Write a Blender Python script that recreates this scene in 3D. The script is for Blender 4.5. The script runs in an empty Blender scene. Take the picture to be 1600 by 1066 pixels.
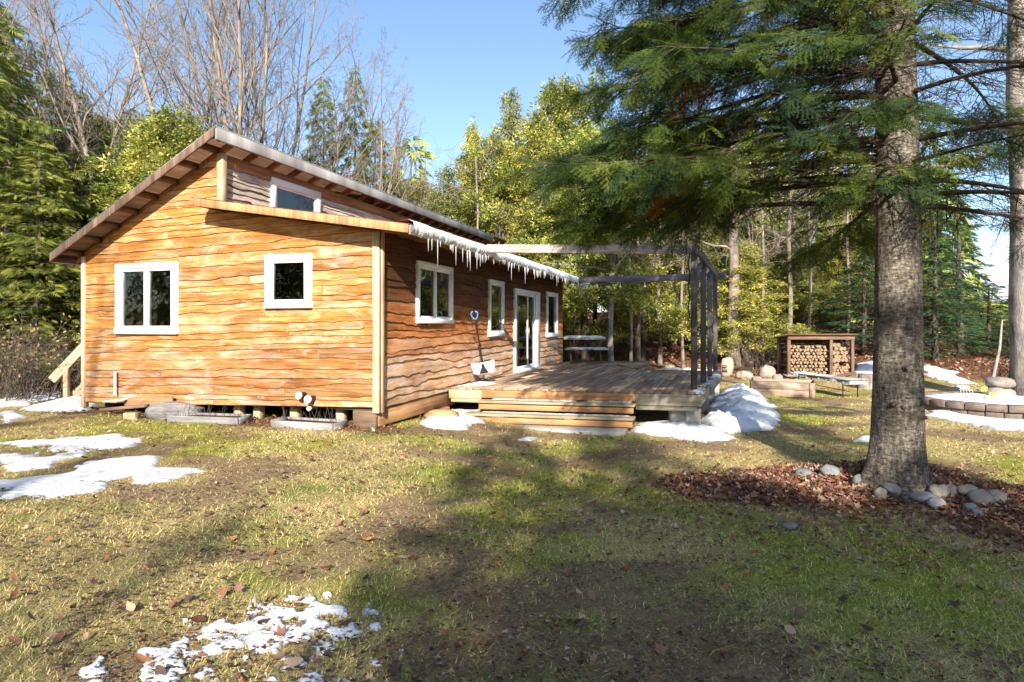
import bpy, math, random
import numpy as np
R = math.radians
rng = np.random.default_rng(7)
random.seed(7)
F_PX, CX, HY, CAMZ = 978.0, 800.0, 509.0, 1.55
scene = bpy.context.scene
COL = scene.collection

# ------------------------------------------------------------------ noise
def _hash(ix, iy, seed):
    n = (ix.astype(np.int64) * 374761393 + iy.astype(np.int64) * 668265263 + seed * 1442695041) & 0x7fffffff
    n = ((n ^ (n >> 13)) * 1274126177) & 0x7fffffff
    n = n ^ (n >> 16)
    return (n & 0xffffff) / float(0xffffff)
def vnoise(x, y, seed=0):
    x = np.asarray(x, float); y = np.asarray(y, float)
    ix = np.floor(x); iy = np.floor(y); fx = x - ix; fy = y - iy
    fx = fx * fx * (3 - 2 * fx); fy = fy * fy * (3 - 2 * fy)
    a = _hash(ix, iy, seed); b = _hash(ix + 1, iy, seed); c = _hash(ix, iy + 1, seed); d = _hash(ix + 1, iy + 1, seed)
    return (a * (1 - fx) + b * fx) * (1 - fy) + (c * (1 - fx) + d * fx) * fy
def fbm(x, y, seed=0, o=3):
    s = 0; a = .5; t = 0
    for i in range(o):
        s = s + a * vnoise(np.asarray(x) * 2 ** i, np.asarray(y) * 2 ** i, seed + i * 17); t += a; a *= .5
    return s / t
def sstep(a, b, x):
    t = np.clip((np.asarray(x, float) - a) / (b - a), 0, 1); return t * t * (3 - 2 * t)

# ------------------------------------------------------------------ terrain height
def hgt(x, y):
    x = np.asarray(x, float); y = np.asarray(y, float)
    z = -.115 - .135 * np.tanh((x + .7) / 1.4)
    z = z * (1 - .35 * sstep(6, 2.5, y))
    z = z + .03 * (fbm(x * .5, y * .5, 3) - .5)
    bx = sstep(0, 5, x) * sstep(34, 13, x)
    z = z + 1.9 * sstep(22, 36, y) * bx + 1.2 * sstep(36, 60, y) * bx
    z = z + .5 * sstep(16, 23, y) * sstep(10, 13, x) * sstep(30, 15, x)
    z = z + .10 * (fbm(x * .9, y * .9, 9) - .5) * sstep(19, 26, y) * 3
    z = z + .22 * np.exp(-((x - 4.35) ** 2 + (y - 7.0) ** 2) / .55)
    z = z + 1.0 * sstep(14, 40, y) * sstep(-7, -14, x)
    return z
def hz(x, y): return float(hgt(x, y))
def at(px, py, Y): return np.array([(px - CX) / F_PX * Y, Y, CAMZ - (py - HY) / F_PX * Y])
def gpt(px, py):
    lo, hi = 1.5, 120.0
    k = (py - HY) / F_PX; r = (px - CX) / F_PX
    Y = lo
    while Y < hi:
        if CAMZ - k * Y < hz(r * Y, Y): break
        Y *= 1.01
    a, b = Y / 1.01, Y
    for _ in range(20):
        m = (a + b) / 2
        if CAMZ - k * m < hz(r * m, m): b = m
        else: a = m
    return np.array([r * b, b, hz(r * b, b)])
# cabin frame: u back along the side wall, v left along the front wall
def C(u, v, z): return np.array([-2.02 + .317 * u - .948 * v, 9.4 + .948 * u + .317 * v, z])

# ------------------------------------------------------------------ mesh helpers
ORIG = {}
def tag(o, label=None, cat=None, group=None, kind=None):
    if label: o['label'] = label
    if cat: o['category'] = cat
    if group: o['group'] = group
    if kind: o['kind'] = kind
    return o
def thing(name, loc, label, cat, group=None):
    o = bpy.data.objects.new(name, None); COL.objects.link(o)
    o.location = [float(a) for a in loc]; o.empty_display_size = .2
    ORIG[o.name] = np.array([float(a) for a in loc])
    return tag(o, label, cat, group)
class MB:
    def __init__(s): s.V = []; s.F = []; s.S = []; s.C = []; s.G = []; s.n = 0
    def add(s, v, f, c=(1, 1, 1), g=None):
        v = np.asarray(v, float).reshape(-1, 3); f = np.asarray(f, np.int64)
        if f.ndim == 1: f = f[None]
        s.V.append(v); s.F.append((f + s.n).ravel()); s.S.append(np.full(len(f), f.shape[1]))
        c = np.asarray(c, float)
        s.C.append(np.broadcast_to(c, (len(v), 3)))
        s.G.append(v if g is None else np.broadcast_to(np.asarray(g, float), (len(v), 3)))
        s.n += len(v)
    def mesh(s, name, origin=(0, 0, 0), smooth=False):
        V = np.concatenate(s.V) - np.asarray(origin, float); Fl = np.concatenate(s.F); S = np.concatenate(s.S)
        me = bpy.data.meshes.new(name)
        me.vertices.add(len(V)); me.vertices.foreach_set('co', V.ravel().astype(np.float32))
        me.loops.add(len(Fl)); me.loops.foreach_set('vertex_index', Fl.astype(np.int32))
        me.polygons.add(len(S)); st = np.zeros(len(S), np.int32); st[1:] = np.cumsum(S)[:-1]
        me.polygons.foreach_set('loop_start', st); me.polygons.foreach_set('loop_total', S.astype(np.int32))
        if smooth: me.polygons.foreach_set('use_smooth', np.ones(len(S), bool))
        a = me.attributes.new('c', 'FLOAT_COLOR', 'POINT')
        a.data.foreach_set('color', np.hstack([np.concatenate(s.C), np.ones((len(V), 1))]).ravel().astype(np.float32))
        a = me.attributes.new('g', 'FLOAT_VECTOR', 'POINT')
        a.data.foreach_set('vector', np.concatenate(s.G).ravel().astype(np.float32))
        me.update(calc_edges=True); me.validate()
        return me
    def build(s, name, mat, parent=None, smooth=False, bevel=0, origin=None, loc=None):
        """parent given: part of that thing. Otherwise a top-level mesh with its origin at `origin`."""
        if parent is not None: og = ORIG[parent.name]
        else: og = np.zeros(3) if origin is None else np.asarray(origin, float)
        me = s.mesh(name, og, smooth)
        o = bpy.data.objects.new(name, me); COL.objects.link(o)
        me.materials.append(mat)
        if parent is not None: o.parent = parent
        else: o.location = og
        ORIG[o.name] = og
        if bevel:
            b = o.modifiers.new('bev', 'BEVEL'); b.width = bevel; b.segments = 1; b.limit_method = 'ANGLE'
        return o
def nrm(a): a = np.asarray(a, float); return a / max(1e-9, np.linalg.norm(a))
BF = [(0, 3, 2, 1), (4, 5, 6, 7), (0, 1, 5, 4), (1, 2, 6, 5), (2, 3, 7, 6), (3, 0, 4, 7)]
def box(mb, o, ax, ay, az, c=(1, 1, 1)):
    o, ax, ay, az = [np.asarray(t, float) for t in (o, ax, ay, az)]
    if np.dot(np.cross(ax, ay), az) < 0: o = o + ax; ax = -ax
    v = np.array([o, o + ax, o + ax + ay, o + ay, o + az, o + ax + az, o + ax + ay + az, o + ay + az])
    L = [np.linalg.norm(t) for t in (ax, ay, az)]
    k = np.array([(0, 0, 0), (1, 0, 0), (1, 1, 0), (0, 1, 0), (0, 0, 1), (1, 0, 1), (1, 1, 1), (0, 1, 1)], float) * L
    i = int(np.argmax(L)); order = [i] + [j for j in range(3) if j != i]
    g = k[:, order] + rng.random(3) * 40
    mb.add(v, BF, c, g)
def abox(mb, c, s, col=(1, 1, 1)):
    c = np.asarray(c, float); s = np.asarray(s, float)
    box(mb, c - s / 2, (s[0], 0, 0), (0, s[1], 0), (0, 0, s[2]), col)
def beam(mb, p0, p1, w, h, up=(0, 0, 1), c=(1, 1, 1)):
    p0 = np.asarray(p0, float); p1 = np.asarray(p1, float); d = p1 - p0; dn = nrm(d)
    sd = nrm(np.cross(dn, up)); u2 = np.cross(sd, dn)
    box(mb, p0 - sd * w / 2 - u2 * h / 2, d, sd * w, u2 * h, c)
def tube(mb, pts, rad, k=6, c=(1, 1, 1), cap=True):
    pts = np.asarray(pts, float); n = len(pts); rad = np.broadcast_to(np.asarray(rad, float), (n,))
    T = np.gradient(pts, axis=0) if n > 2 else np.repeat((pts[1] - pts[0])[None], n, 0)
    T /= np.maximum(1e-9, np.linalg.norm(T, axis=1))[:, None]
    ref = np.array([1., 0, 0]) if abs(T[0][0]) < .8 else np.array([0, 1., 0])
    A = np.cross(T, ref); A /= np.maximum(1e-9, np.linalg.norm(A, axis=1))[:, None]; B = np.cross(T, A)
    th = np.arange(k) * 2 * math.pi / k
    v = pts[:, None] + rad[:, None, None] * (np.cos(th)[None, :, None] * A[:, None] + np.sin(th)[None, :, None] * B[:, None])
    i = np.arange(n - 1)[:, None] * k; j = np.arange(k)[None]; j2 = (j + 1) % k
    f = np.stack([i + j, i + j2, i + k + j2, i + k + j], -1).reshape(-1, 4)
    L = np.concatenate([[0], np.cumsum(np.linalg.norm(np.diff(pts, axis=0), axis=1))])
    g = np.stack([np.repeat(L, k), np.tile(np.cos(th), n) * np.repeat(rad, k), np.tile(np.sin(th), n) * np.repeat(rad, k)], -1) + rng.random(3) * 20
    mb.add(v.reshape(-1, 3), f, c, g)
    if cap and k > 3:
        mb.add(v[0], np.arange(k)[::-1], c); mb.add(v[-1], np.arange(k), c)
def disc_cyl(mb, p0, p1, r, k=16, c=(1, 1, 1)): tube(mb, [p0, p1], [r, r], k, c)
def stamp(mb, TV, TF, pos, X, Y, Z, sc, col):
    """TV template verts in frame (X along, Y side, Z normal)."""
    K = len(pos); n = len(TV)
    sc = np.broadcast_to(np.asarray(sc, float), (K,))
    v = pos[:, None] + sc[:, None, None] * (TV[None, :, 0:1] * X[:, None] + TV[None, :, 1:2] * Y[:, None] + TV[None, :, 2:3] * Z[:, None])
    f = (TF[None] + (np.arange(K) * n)[:, None, None]).reshape(-1, TF.shape[1])
    c = np.repeat(np.broadcast_to(np.asarray(col, float), (K, 3)), n, axis=0)
    mb.add(v.reshape(-1, 3), f, c)
def unit(a): return a / np.maximum(1e-9, np.linalg.norm(a, axis=-1, keepdims=True))

# ------------------------------------------------------------------ materials
class NT:
    def __init__(s, name):
        s.m = bpy.data.materials.new(name); s.m.use_nodes = True; s.t = s.m.node_tree
        for n in list(s.t.nodes): s.t.nodes.remove(n)
    def n(s, ty, **kw):
        x = s.t.nodes.new(ty)
        for k, v in kw.items():
            if k.startswith('i_'):
                x.inputs[int(k[2:]) if k[2:].isdigit() else k[2:].replace('_', ' ')].default_value = v
            else: setattr(x, k, v)
        return x
    def l(s, a, b): s.t.links.new(a, b)
    def ramp(s, fac, stops, interp='LINEAR'):
        r = s.n('ShaderNodeValToRGB'); r.color_ramp.interpolation = interp
        e = r.color_ramp.elements
        while len(e) < len(stops): e.new(.5)
        for q, (p, c) in zip(e, stops): q.position = p; q.color = (*c, 1) if len(c) == 3 else c
        s.l(fac, r.inputs[0]); return r.outputs[0]
    def noise(s, vec, scale, detail=4, rough=.55, dist=0):
        x = s.n('ShaderNodeTexNoise'); x.inputs['Scale'].default_value = scale; x.inputs['Detail'].default_value = detail
        x.inputs['Roughness'].default_value = rough; x.inputs['Distortion'].default_value = dist
        if vec is not None: s.l(vec, x.inputs['Vector'])
        return x.outputs['Fac']
    def mapg(s, vec, sc):
        x = s.n('ShaderNodeMapping'); x.inputs['Scale'].default_value = sc; s.l(vec, x.inputs['Vector']); return x.outputs[0]
    def mix(s, fac, a, b, mode='MIX'):
        x = s.n('ShaderNodeMix', data_type='RGBA', blend_type=mode); x.clamp_factor = True
        for sock, val in ((x.inputs[0], fac), (x.inputs[6], a), (x.inputs[7], b)):
            if hasattr(val, 'is_linked'): s.l(val, sock)
            elif isinstance(val, (int, float)): sock.default_value = val
            else: sock.default_value = (*val, 1)
        return x.outputs[2]
    def math(s, op, a, b=0, clamp=False):
        x = s.n('ShaderNodeMath', operation=op); x.use_clamp = clamp
        for sock, val in ((x.inputs[0], a), (x.inputs[1], b)):
            if hasattr(val, 'is_linked'): s.l(val, sock)
            else: sock.default_value = val
        return x.outputs[0]
    def attr(s, nm, out='Vector'): return s.n('ShaderNodeAttribute', attribute_name=nm).outputs[out]
    def pbr(s, col, rough=.7, bump=None, bs=.3, bd=.01, spec=.3, metal=0):
        p = s.n('ShaderNodeBsdfPrincipled')
        if hasattr(col, 'is_linked'): s.l(col, p.inputs['Base Color'])
        else: p.inputs['Base Color'].default_value = (*col, 1)
        if hasattr(rough, 'is_linked'): s.l(rough, p.inputs['Roughness'])
        else: p.inputs['Roughness'].default_value = rough
        p.inputs['Specular IOR Level'].default_value = spec; p.inputs['Metallic'].default_value = metal
        if bump is not None:
            b = s.n('ShaderNodeBump'); b.inputs['Strength'].default_value = bs; b.inputs['Distance'].default_value = bd
            s.l(bump, b.inputs['Height']); s.l(b.outputs[0], p.inputs['Normal'])
        o = s.n('ShaderNodeOutputMaterial'); s.l(p.outputs[0], o.inputs[0]); return s.m

def wood(name, stops, along=1.3, across=26, rough=.75, bs=.5, bd=.006, knots=True, pale=0, spec=.2):
    t = NT(name); g = t.attr('g')
    gm = t.mapg(g, (along, across, across))
    f = t.noise(gm, 1, 6, .62, .6)
    col = t.ramp(f, stops)
    big = t.noise(t.mapg(g, (1.1, 3.5, 3.5)), 1, 3, .6, .5)
    col = t.mix(1.0, col, t.ramp(big, [(.28, (.62, .6, .58)), (.5, (1, 1, 1)), (.72, (1.35, 1.36, 1.4))]), 'MULTIPLY')
    if knots:
        vo = t.n('ShaderNodeTexVoronoi'); vo.inputs['Scale'].default_value = 1
        t.l(t.mapg(g, (2.3, 6.5, 6.5)), vo.inputs['Vector'])
        k = t.ramp(vo.outputs['Distance'], [(.04, (1, 1, 1)), (.12, (0, 0, 0))])
        col = t.mix(t.math('MULTIPLY', k, .75), col, t.mix(.5, col, (.10, .04, .015)))
    if pale:
        pn = t.noise(t.mapg(g, (1.3, 4.5, 4.5)), 1, 7, .75, .7)
        col = t.mix(t.ramp(pn, [(.48, (0, 0, 0)), (.74, (pale, pale, pale))]), col, (.78, .62, .42))
        dn = t.noise(t.mapg(g, (.8, 14, 14)), 1, 5, .7, .8)
        col = t.mix(t.ramp(dn, [(.62, (0, 0, 0)), (.74, (.65, .65, .65))]), col, (.16, .085, .04))
    col = t.mix(1.0, col, t.attr('c', 'Color'), 'MULTIPLY')
    return t.pbr(col, rough, f, bs, bd, spec)
M = {}
M['siding'] = wood('honey_siding', [(.22, (.17, .055, .015)), (.40, (.36, .13, .03)), (.54, (.49, .20, .048)), (.72, (.64, .35, .13))], along=1.3, across=24, pale=.75, bd=.012, bs=.8)
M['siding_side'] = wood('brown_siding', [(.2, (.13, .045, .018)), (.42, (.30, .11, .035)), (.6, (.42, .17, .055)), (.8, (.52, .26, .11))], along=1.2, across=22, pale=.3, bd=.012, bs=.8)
M['siding_grey'] = wood('weathered_siding', [(.2, (.13, .10, .08)), (.45, (.38, .31, .25)), (.65, (.58, .49, .40)), (.85, (.70, .62, .52))], along=1.0, across=18, bd=.01)
M['pale_wood'] = wood('pale_trim', [(.2, (.30, .20, .12)), (.5, (.52, .39, .25)), (.8, (.68, .56, .40))], bd=.004)
M['grey_wood'] = wood('grey_board', [(.2, (.10, .09, .085)), (.5, (.25, .235, .23)), (.8, (.45, .44, .43))], bd=.004)
M['fascia'] = wood('rake_board', [(.2, (.06, .034, .024)), (.5, (.14, .085, .062)), (.8, (.26, .19, .15))], bd=.004)
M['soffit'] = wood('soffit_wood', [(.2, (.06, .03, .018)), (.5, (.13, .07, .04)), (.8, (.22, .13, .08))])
M['rafter'] = wood('rafter_wood', [(.2, (.16, .07, .03)), (.5, (.34, .16, .07)), (.8, (.48, .27, .13))], bd=.004)
M['dark_wood'] = wood('dark_beam', [(.2, (.07, .045, .03)), (.5, (.17, .11, .075)), (.8, (.28, .19, .13))], bd=.006)
M['deck'] = wood('deck_board', [(.2, (.17, .11, .07)), (.5, (.34, .24, .16)), (.8, (.50, .38, .27))], along=.8, across=30, knots=False, bd=.003)
M['treated'] = wood('treated_lumber', [(.2, (.15, .12, .07)), (.5, (.34, .28, .17)), (.8, (.52, .45, .30))], bd=.003)
M['cedar'] = wood('cedar_board', [(.2, (.16, .08, .035)), (.5, (.34, .18, .085)), (.8, (.50, .31, .17))], bd=.003)
M['bed_wood'] = wood('bed_board', [(.2, (.15, .10, .075)), (.5, (.33, .24, .18)), (.8, (.46, .36, .28))])
M['purple_post'] = wood('stained_post', [(.2, (.045, .038, .04)), (.5, (.095, .083, .088)), (.8, (.17, .15, .16))], bd=.003, knots=False)
def plain(name, col, rough=.5, spec=.4, metal=0, nz=0.06, scale=30, bs=.1):
    t = NT(name); tc = t.n('ShaderNodeTexCoord').outputs['Object']
    f = t.noise(tc, scale, 4)
    c = t.mix(f, tuple(max(0, a * (1 - nz * 3)) for a in col), tuple(min(1, a * (1 + nz * 2)) for a in col))
    return t.pbr(c, rough, f, bs, .004, spec, metal)
M['white'] = plain('white_vinyl', (.8, .8, .8), .35, .5, nz=.02)
M['black'] = plain('black_plastic', (.02, .02, .022), .4)
M['blue'] = plain('blue_plastic', (.12, .3, .62), .4)
M['metal'] = plain('grey_metal', (.3, .3, .31), .45, .5, .6)
M['roof'] = plain('roof_metal', (.19, .20, .21), .45, .5, .3, nz=.12, scale=6)
M['redroof'] = plain('red_roof_metal', (.16, .035, .03), .45, .5, .2, nz=.1, scale=8)
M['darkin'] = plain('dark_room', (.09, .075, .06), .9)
M['concrete'] = plain('concrete', (.36, .34, .31), .9, .2, nz=.15, scale=14, bs=.5)
M['green'] = plain('plant_green', (.06, .17, .03), .6)
M['yellow'] = plain('yellow_petals', (.62, .42, .08), .6)
M['blind'] = plain('blind_cloth', (.7, .7, .7), .8)
M['wire'] = plain('painted_wire', (.62, .6, .5), .5)
def glassm():
    t = NT('window_glass')
    tr = t.n('ShaderNodeBsdfTransparent'); tr.inputs[0].default_value = (.62, .65, .66, 1)
    gl = t.n('ShaderNodeBsdfGlossy'); gl.inputs['Roughness'].default_value = .01; gl.inputs[0].default_value = (.95, .97, 1, 1)
    fr = t.n('ShaderNodeFresnel'); fr.inputs[0].default_value = 1.8
    tc = t.n('ShaderNodeTexCoord').outputs['Object']
    nz = t.noise(tc, 2.2, 2); b = t.n('ShaderNodeBump'); b.inputs['Strength'].default_value = .25; b.inputs['Distance'].default_value = .02
    t.l(nz, b.inputs['Height']); t.l(b.outputs[0], gl.inputs['Normal'])
    mx = t.n('ShaderNodeMixShader'); t.l(fr.outputs[0], mx.inputs[0]); t.l(tr.outputs[0], mx.inputs[1]); t.l(gl.outputs[0], mx.inputs[2])
    o = t.n('ShaderNodeOutputMaterial'); t.l(mx.outputs[0], o.inputs[0]); return t.m
M['glass'] = glassm()
def icem():
    t = NT('ice'); p = t.n('ShaderNodeBsdfPrincipled')
    p.inputs['Base Color'].default_value = (.86, .9, .95, 1); p.inputs['Roughness'].default_value = .15
    p.inputs['Transmission Weight'].default_value = .45; p.inputs['IOR'].default_value = 1.31
    o = t.n('ShaderNodeOutputMaterial'); t.l(p.outputs[0], o.inputs[0]); return t.m
M['ice'] = icem()
def snowm():
    t = NT('snow'); tc = t.n('ShaderNodeTexCoord').outputs['Object']
    f = t.noise(tc, 14, 8, .7); h = t.noise(tc, 3, 4, .6)
    c = t.ramp(h, [(.35, (.74, .75, .77)), (.6, (.86, .87, .88))])
    sp = t.noise(tc, 40, 3, .7)
    c = t.mix(t.ramp(sp, [(.64, (0, 0, 0)), (.70, (.6, .6, .6))]), c, (.2, .15, .09))
    c = t.mix(1.0, c, t.attr('c', 'Color'), 'MULTIPLY')
    return t.pbr(c, .6, f, .9, .03, .25)
M['snow'] = snowm()
def foliage(name, trans=.38, hue=.04, val=.35):
    t = NT(name); c = t.attr('c', 'Color')
    oi = t.n('ShaderNodeObjectInfo'); hs = t.n('ShaderNodeHueSaturation')
    h = t.math('MULTIPLY_ADD', oi.outputs['Random'], hue); h.node.inputs[2].default_value = .5 - hue / 2
    w = t.n('ShaderNodeTexWhiteNoise', noise_dimensions='1D'); t.l(oi.outputs['Random'], w.inputs['W'])
    v = t.math('MULTIPLY_ADD', w.outputs['Value'], val); v.node.inputs[2].default_value = 1 - val / 2
    t.l(h, hs.inputs['Hue']); t.l(v, hs.inputs['Value']); t.l(c, hs.inputs['Color'])
    d = t.n('ShaderNodeBsdfDiffuse'); tl = t.n('ShaderNodeBsdfTranslucent'); t.l(hs.outputs[0], d.inputs[0]); t.l(hs.outputs[0], tl.inputs[0])
    mx = t.n('ShaderNodeMixShader'); mx.inputs[0].default_value = trans; t.l(d.outputs[0], mx.inputs[1]); t.l(tl.outputs[0], mx.inputs[2])
    o = t.n('ShaderNodeOutputMaterial'); t.l(mx.outputs[0], o.inputs[0]); return t.m
M['leafy'] = foliage('needle_foliage'); M['litter'] = foliage('dry_leaf', .15, 0, 0); M['blade'] = foliage('grass_blade', .3, 0, 0)
def bark(name, stops, sc=(3, 3, 14), bd=.03):
    t = NT(name); tc = t.n('ShaderNodeTexCoord').outputs['Object']
    f = t.math('ADD', t.math('MULTIPLY', t.noise(t.mapg(tc, sc), 1, 7, .7, .7), .62), t.math('MULTIPLY', t.noise(t.mapg(tc, (34, 34, 12)), 1, 4, .6, .3), .38)); b2 = t.noise(t.mapg(tc, (2.2, 2.2, 1.6)), 1, 4, .6, .5)
    col = t.ramp(f, stops); col = t.mix(1.0, col, t.ramp(b2, [(.3, (.35, .33, .3)), (.48, (.9, .9, .9)), (.7, (1.4, 1.38, 1.3))]), 'MULTIPLY')
    col = t.mix(1.0, col, t.attr('c', 'Color'), 'MULTIPLY')
    return t.pbr(col, .9, f, .9, bd, .15)
M['fir_bark'] = bark('fir_bark', [(.38, (.03, .025, .02)), (.46, (.10, .082, .066)), (.53, (.19, .16, .13)), (.63, (.36, .325, .28))], (16, 16, 46), .05)
M['grey_bark'] = bark('grey_bark', [(.25, (.09, .08, .075)), (.5, (.27, .24, .22)), (.8, (.48, .44, .4))], (10, 10, 2.5), .03)
M['pale_bark'] = bark('pale_bark', [(.25, (.09, .07, .055)), (.5, (.22, .18, .15)), (.8, (.38, .33, .28))], (8, 8, 3), .015)
M['dark_bark'] = bark('dark_bark', [(.25, (.035, .028, .022)), (.5, (.10, .08, .065)), (.8, (.2, .165, .13))], (8, 8, 3), .015)
def stonem(name, a, b):
    t = NT(name); tc = t.n('ShaderNodeTexCoord').outputs['Object']
    f = t.noise(tc, 7, 8, .7); s = t.noise(tc, 60, 2); col = t.ramp(f, [(.3, a), (.7, b)])
    col = t.mix(t.ramp(s, [(.4, (0, 0, 0)), (.7, (.4, .4, .4))]), col, tuple(x * .5 for x in a))
    oi = t.n('ShaderNodeObjectInfo'); col = t.mix(1.0, col, t.ramp(oi.outputs['Random'], [(0, (.75, .75, .8)), (.5, (1, 1, 1)), (1, (1.25, 1.15, 1.0))]), 'MULTIPLY')
    return t.pbr(col, .85, f, .6, .02, .2)
M['stone'] = stonem('field_stone', (.12, .125, .13), (.30, .31, .32)); M['pale_stone'] = stonem('pale_stone', (.20, .175, .145), (.44, .39, .33))
M['brick'] = stonem('ring_block', (.12, .085, .07), (.27, .21, .175))
M['log'] = wood('log_bark', [(.2, (.10, .07, .05)), (.5, (.24, .17, .12)), (.8, (.36, .28, .2))], knots=False)
M['logend'] = wood('log_end', [(.2, (.10, .065, .04)), (.5, (.24, .165, .10)), (.8, (.40, .30, .19))], along=8, across=20, knots=False)

# ------------------------------------------------------------------ ground colour fields
def forest_mask(x, y):
    x = np.asarray(x, float); y = np.asarray(y, float); w = 1.6 * (fbm(x * .6, y * .6, 31) - .5)
    right = sstep(0, 1.5, y - (22.0 - 4.5 * sstep(10.5, 13.5, x)) + w) * sstep(1, 3, x)
    left = sstep(0, 1.0, y - 12.3 - .9 * sstep(-9, -16, x) + w) * sstep(-4, -6, x)
    back = sstep(20, 23, y)
    return np.clip(right + left + back, 0, 1)
def litter_mask(x, y):
    x = np.asarray(x, float); y = np.asarray(y, float); w = .8 * (fbm(x * 2.2, y * 2.2, 41) - .5)
    d = np.sqrt(((x - 3.3) / 1.8) ** 2 + ((y - 6.95) / 1.0) ** 2); a = sstep(1.15, .35, d + w)
    d = np.sqrt(((x - 5.2) / 1.3) ** 2 + ((y - 6.1) / .75) ** 2); b = .8 * sstep(1.1, .5, d + w)
    d = np.sqrt(((x - 5.2) / 1.3) ** 2 + ((y - 4.7) / 1.0) ** 2); b = b + .65 * sstep(1.1, .4, d + w * 1.5)
    # strip along the cabin front
    u = (x + 2.02) * .317 + (y - 9.4) * .948; v = -(x + 2.02) * .948 + (y - 9.4) * .317
    c = sstep(-.65, -.15, u + w * .6) * sstep(.6, .2, u) * sstep(-.6, 0, v) * sstep(6.6, 6, v) * .8
    c2 = sstep(-.55, -.1, v * -1 * -1 - 0 + 0) * 0
    return np.clip(a + b + c + c2 + forest_mask(x, y), 0, 1)
G1 = np.array((.42, .45, .07)); G2 = np.array((.28, .30, .08)); STR = np.array((.70, .54, .26)); DIRT = np.array((.26, .17, .11)); LIT = np.array((.20, .10, .055))
def grass_col(x, y):
    n = fbm(x * .75, y * .75, 5); m = fbm(x * 3.1, y * 3.1, 15); k = fbm(x * .35, y * .5, 25)
    dry = np.clip(sstep(.38, .62, n) * .8 + .4 * sstep(.42, .7, m) + .35 * sstep(-.5, 2.0, x) * sstep(.3, .6, k), 0, .9)[..., None]
    g = G1 * (1 - sstep(.4, .7, k))[..., None] + G2 * sstep(.4, .7, k)[..., None]
    return g * (1 - dry) + STR * dry

# ---- ground sheet
def ground():
    def axis(a, b, fine, s0):
        pts = [0.0]; st = s0
        while pts[-1] < b:
            pts.append(pts[-1] + st)
            if pts[-1] > fine: st *= 1.07
        pp = np.array(pts); pn = []; st = s0; q = 0.0
        while q > a:
            q -= st; pn.append(q)
            if -q > fine: st *= 1.07
        return np.concatenate([np.array(pn[::-1]), pp])
    xs = axis(-900, 900, 8, .09)
    ys = 6 + axis(-300, 1500, 10, .09)
    X, Y = np.meshgrid(xs, ys); Z = hgt(X, Y)
    bumps = .028 * (fbm(X * 3, Y * 3, 71) - .5); Z = Z + bumps
    far = sstep(70, 150, np.hypot(X, Y)); Z = Z * (1 - far) + far * (-.3)
    lit = litter_mask(X, Y)[..., None]; col = grass_col(X, Y) * .72
    dirt = (sstep(.50, .68, fbm(X * 1.1, Y * 1.4, 55)) * .8)[..., None]; col = col * (1 - dirt) + DIRT * dirt
    col = col * (1 - lit) + LIT * (.6 + .8 * fbm(X * 5, Y * 5, 61))[..., None] * lit
    mb = MB(); nx = len(xs); i = (np.arange(len(ys) - 1)[:, None] * nx + np.arange(nx - 1)[None]).ravel()
    mb.add(np.stack([X, Y, Z], -1).reshape(-1, 3), np.stack([i, i + 1, i + nx + 1, i + nx], -1), col.reshape(-1, 3))
    t = NT('lawn_soil'); tc = t.n('ShaderNodeTexCoord').outputs['Object']
    n1 = t.noise(tc, 9, 8, .75); n2 = t.noise(tc, 55, 6, .75)
    c = t.mix(1.0, t.attr('c', 'Color'), t.ramp(n2, [(.3, (.35, .34, .32)), (.5, (.95, .95, .95)), (.7, (1.7, 1.65, 1.5))]), 'MULTIPLY')
    c = t.mix(1.0, c, t.ramp(n1, [(.3, (.55, .5, .45)), (.5, (1, 1, 1)), (.7, (1.35, 1.3, 1.15))]), 'MULTIPLY')
    m = t.pbr(c, .95, n2, .9, .03, .1)
    return tag(mb.build('lawn', m, smooth=True), kind='structure')
ground()

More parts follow.
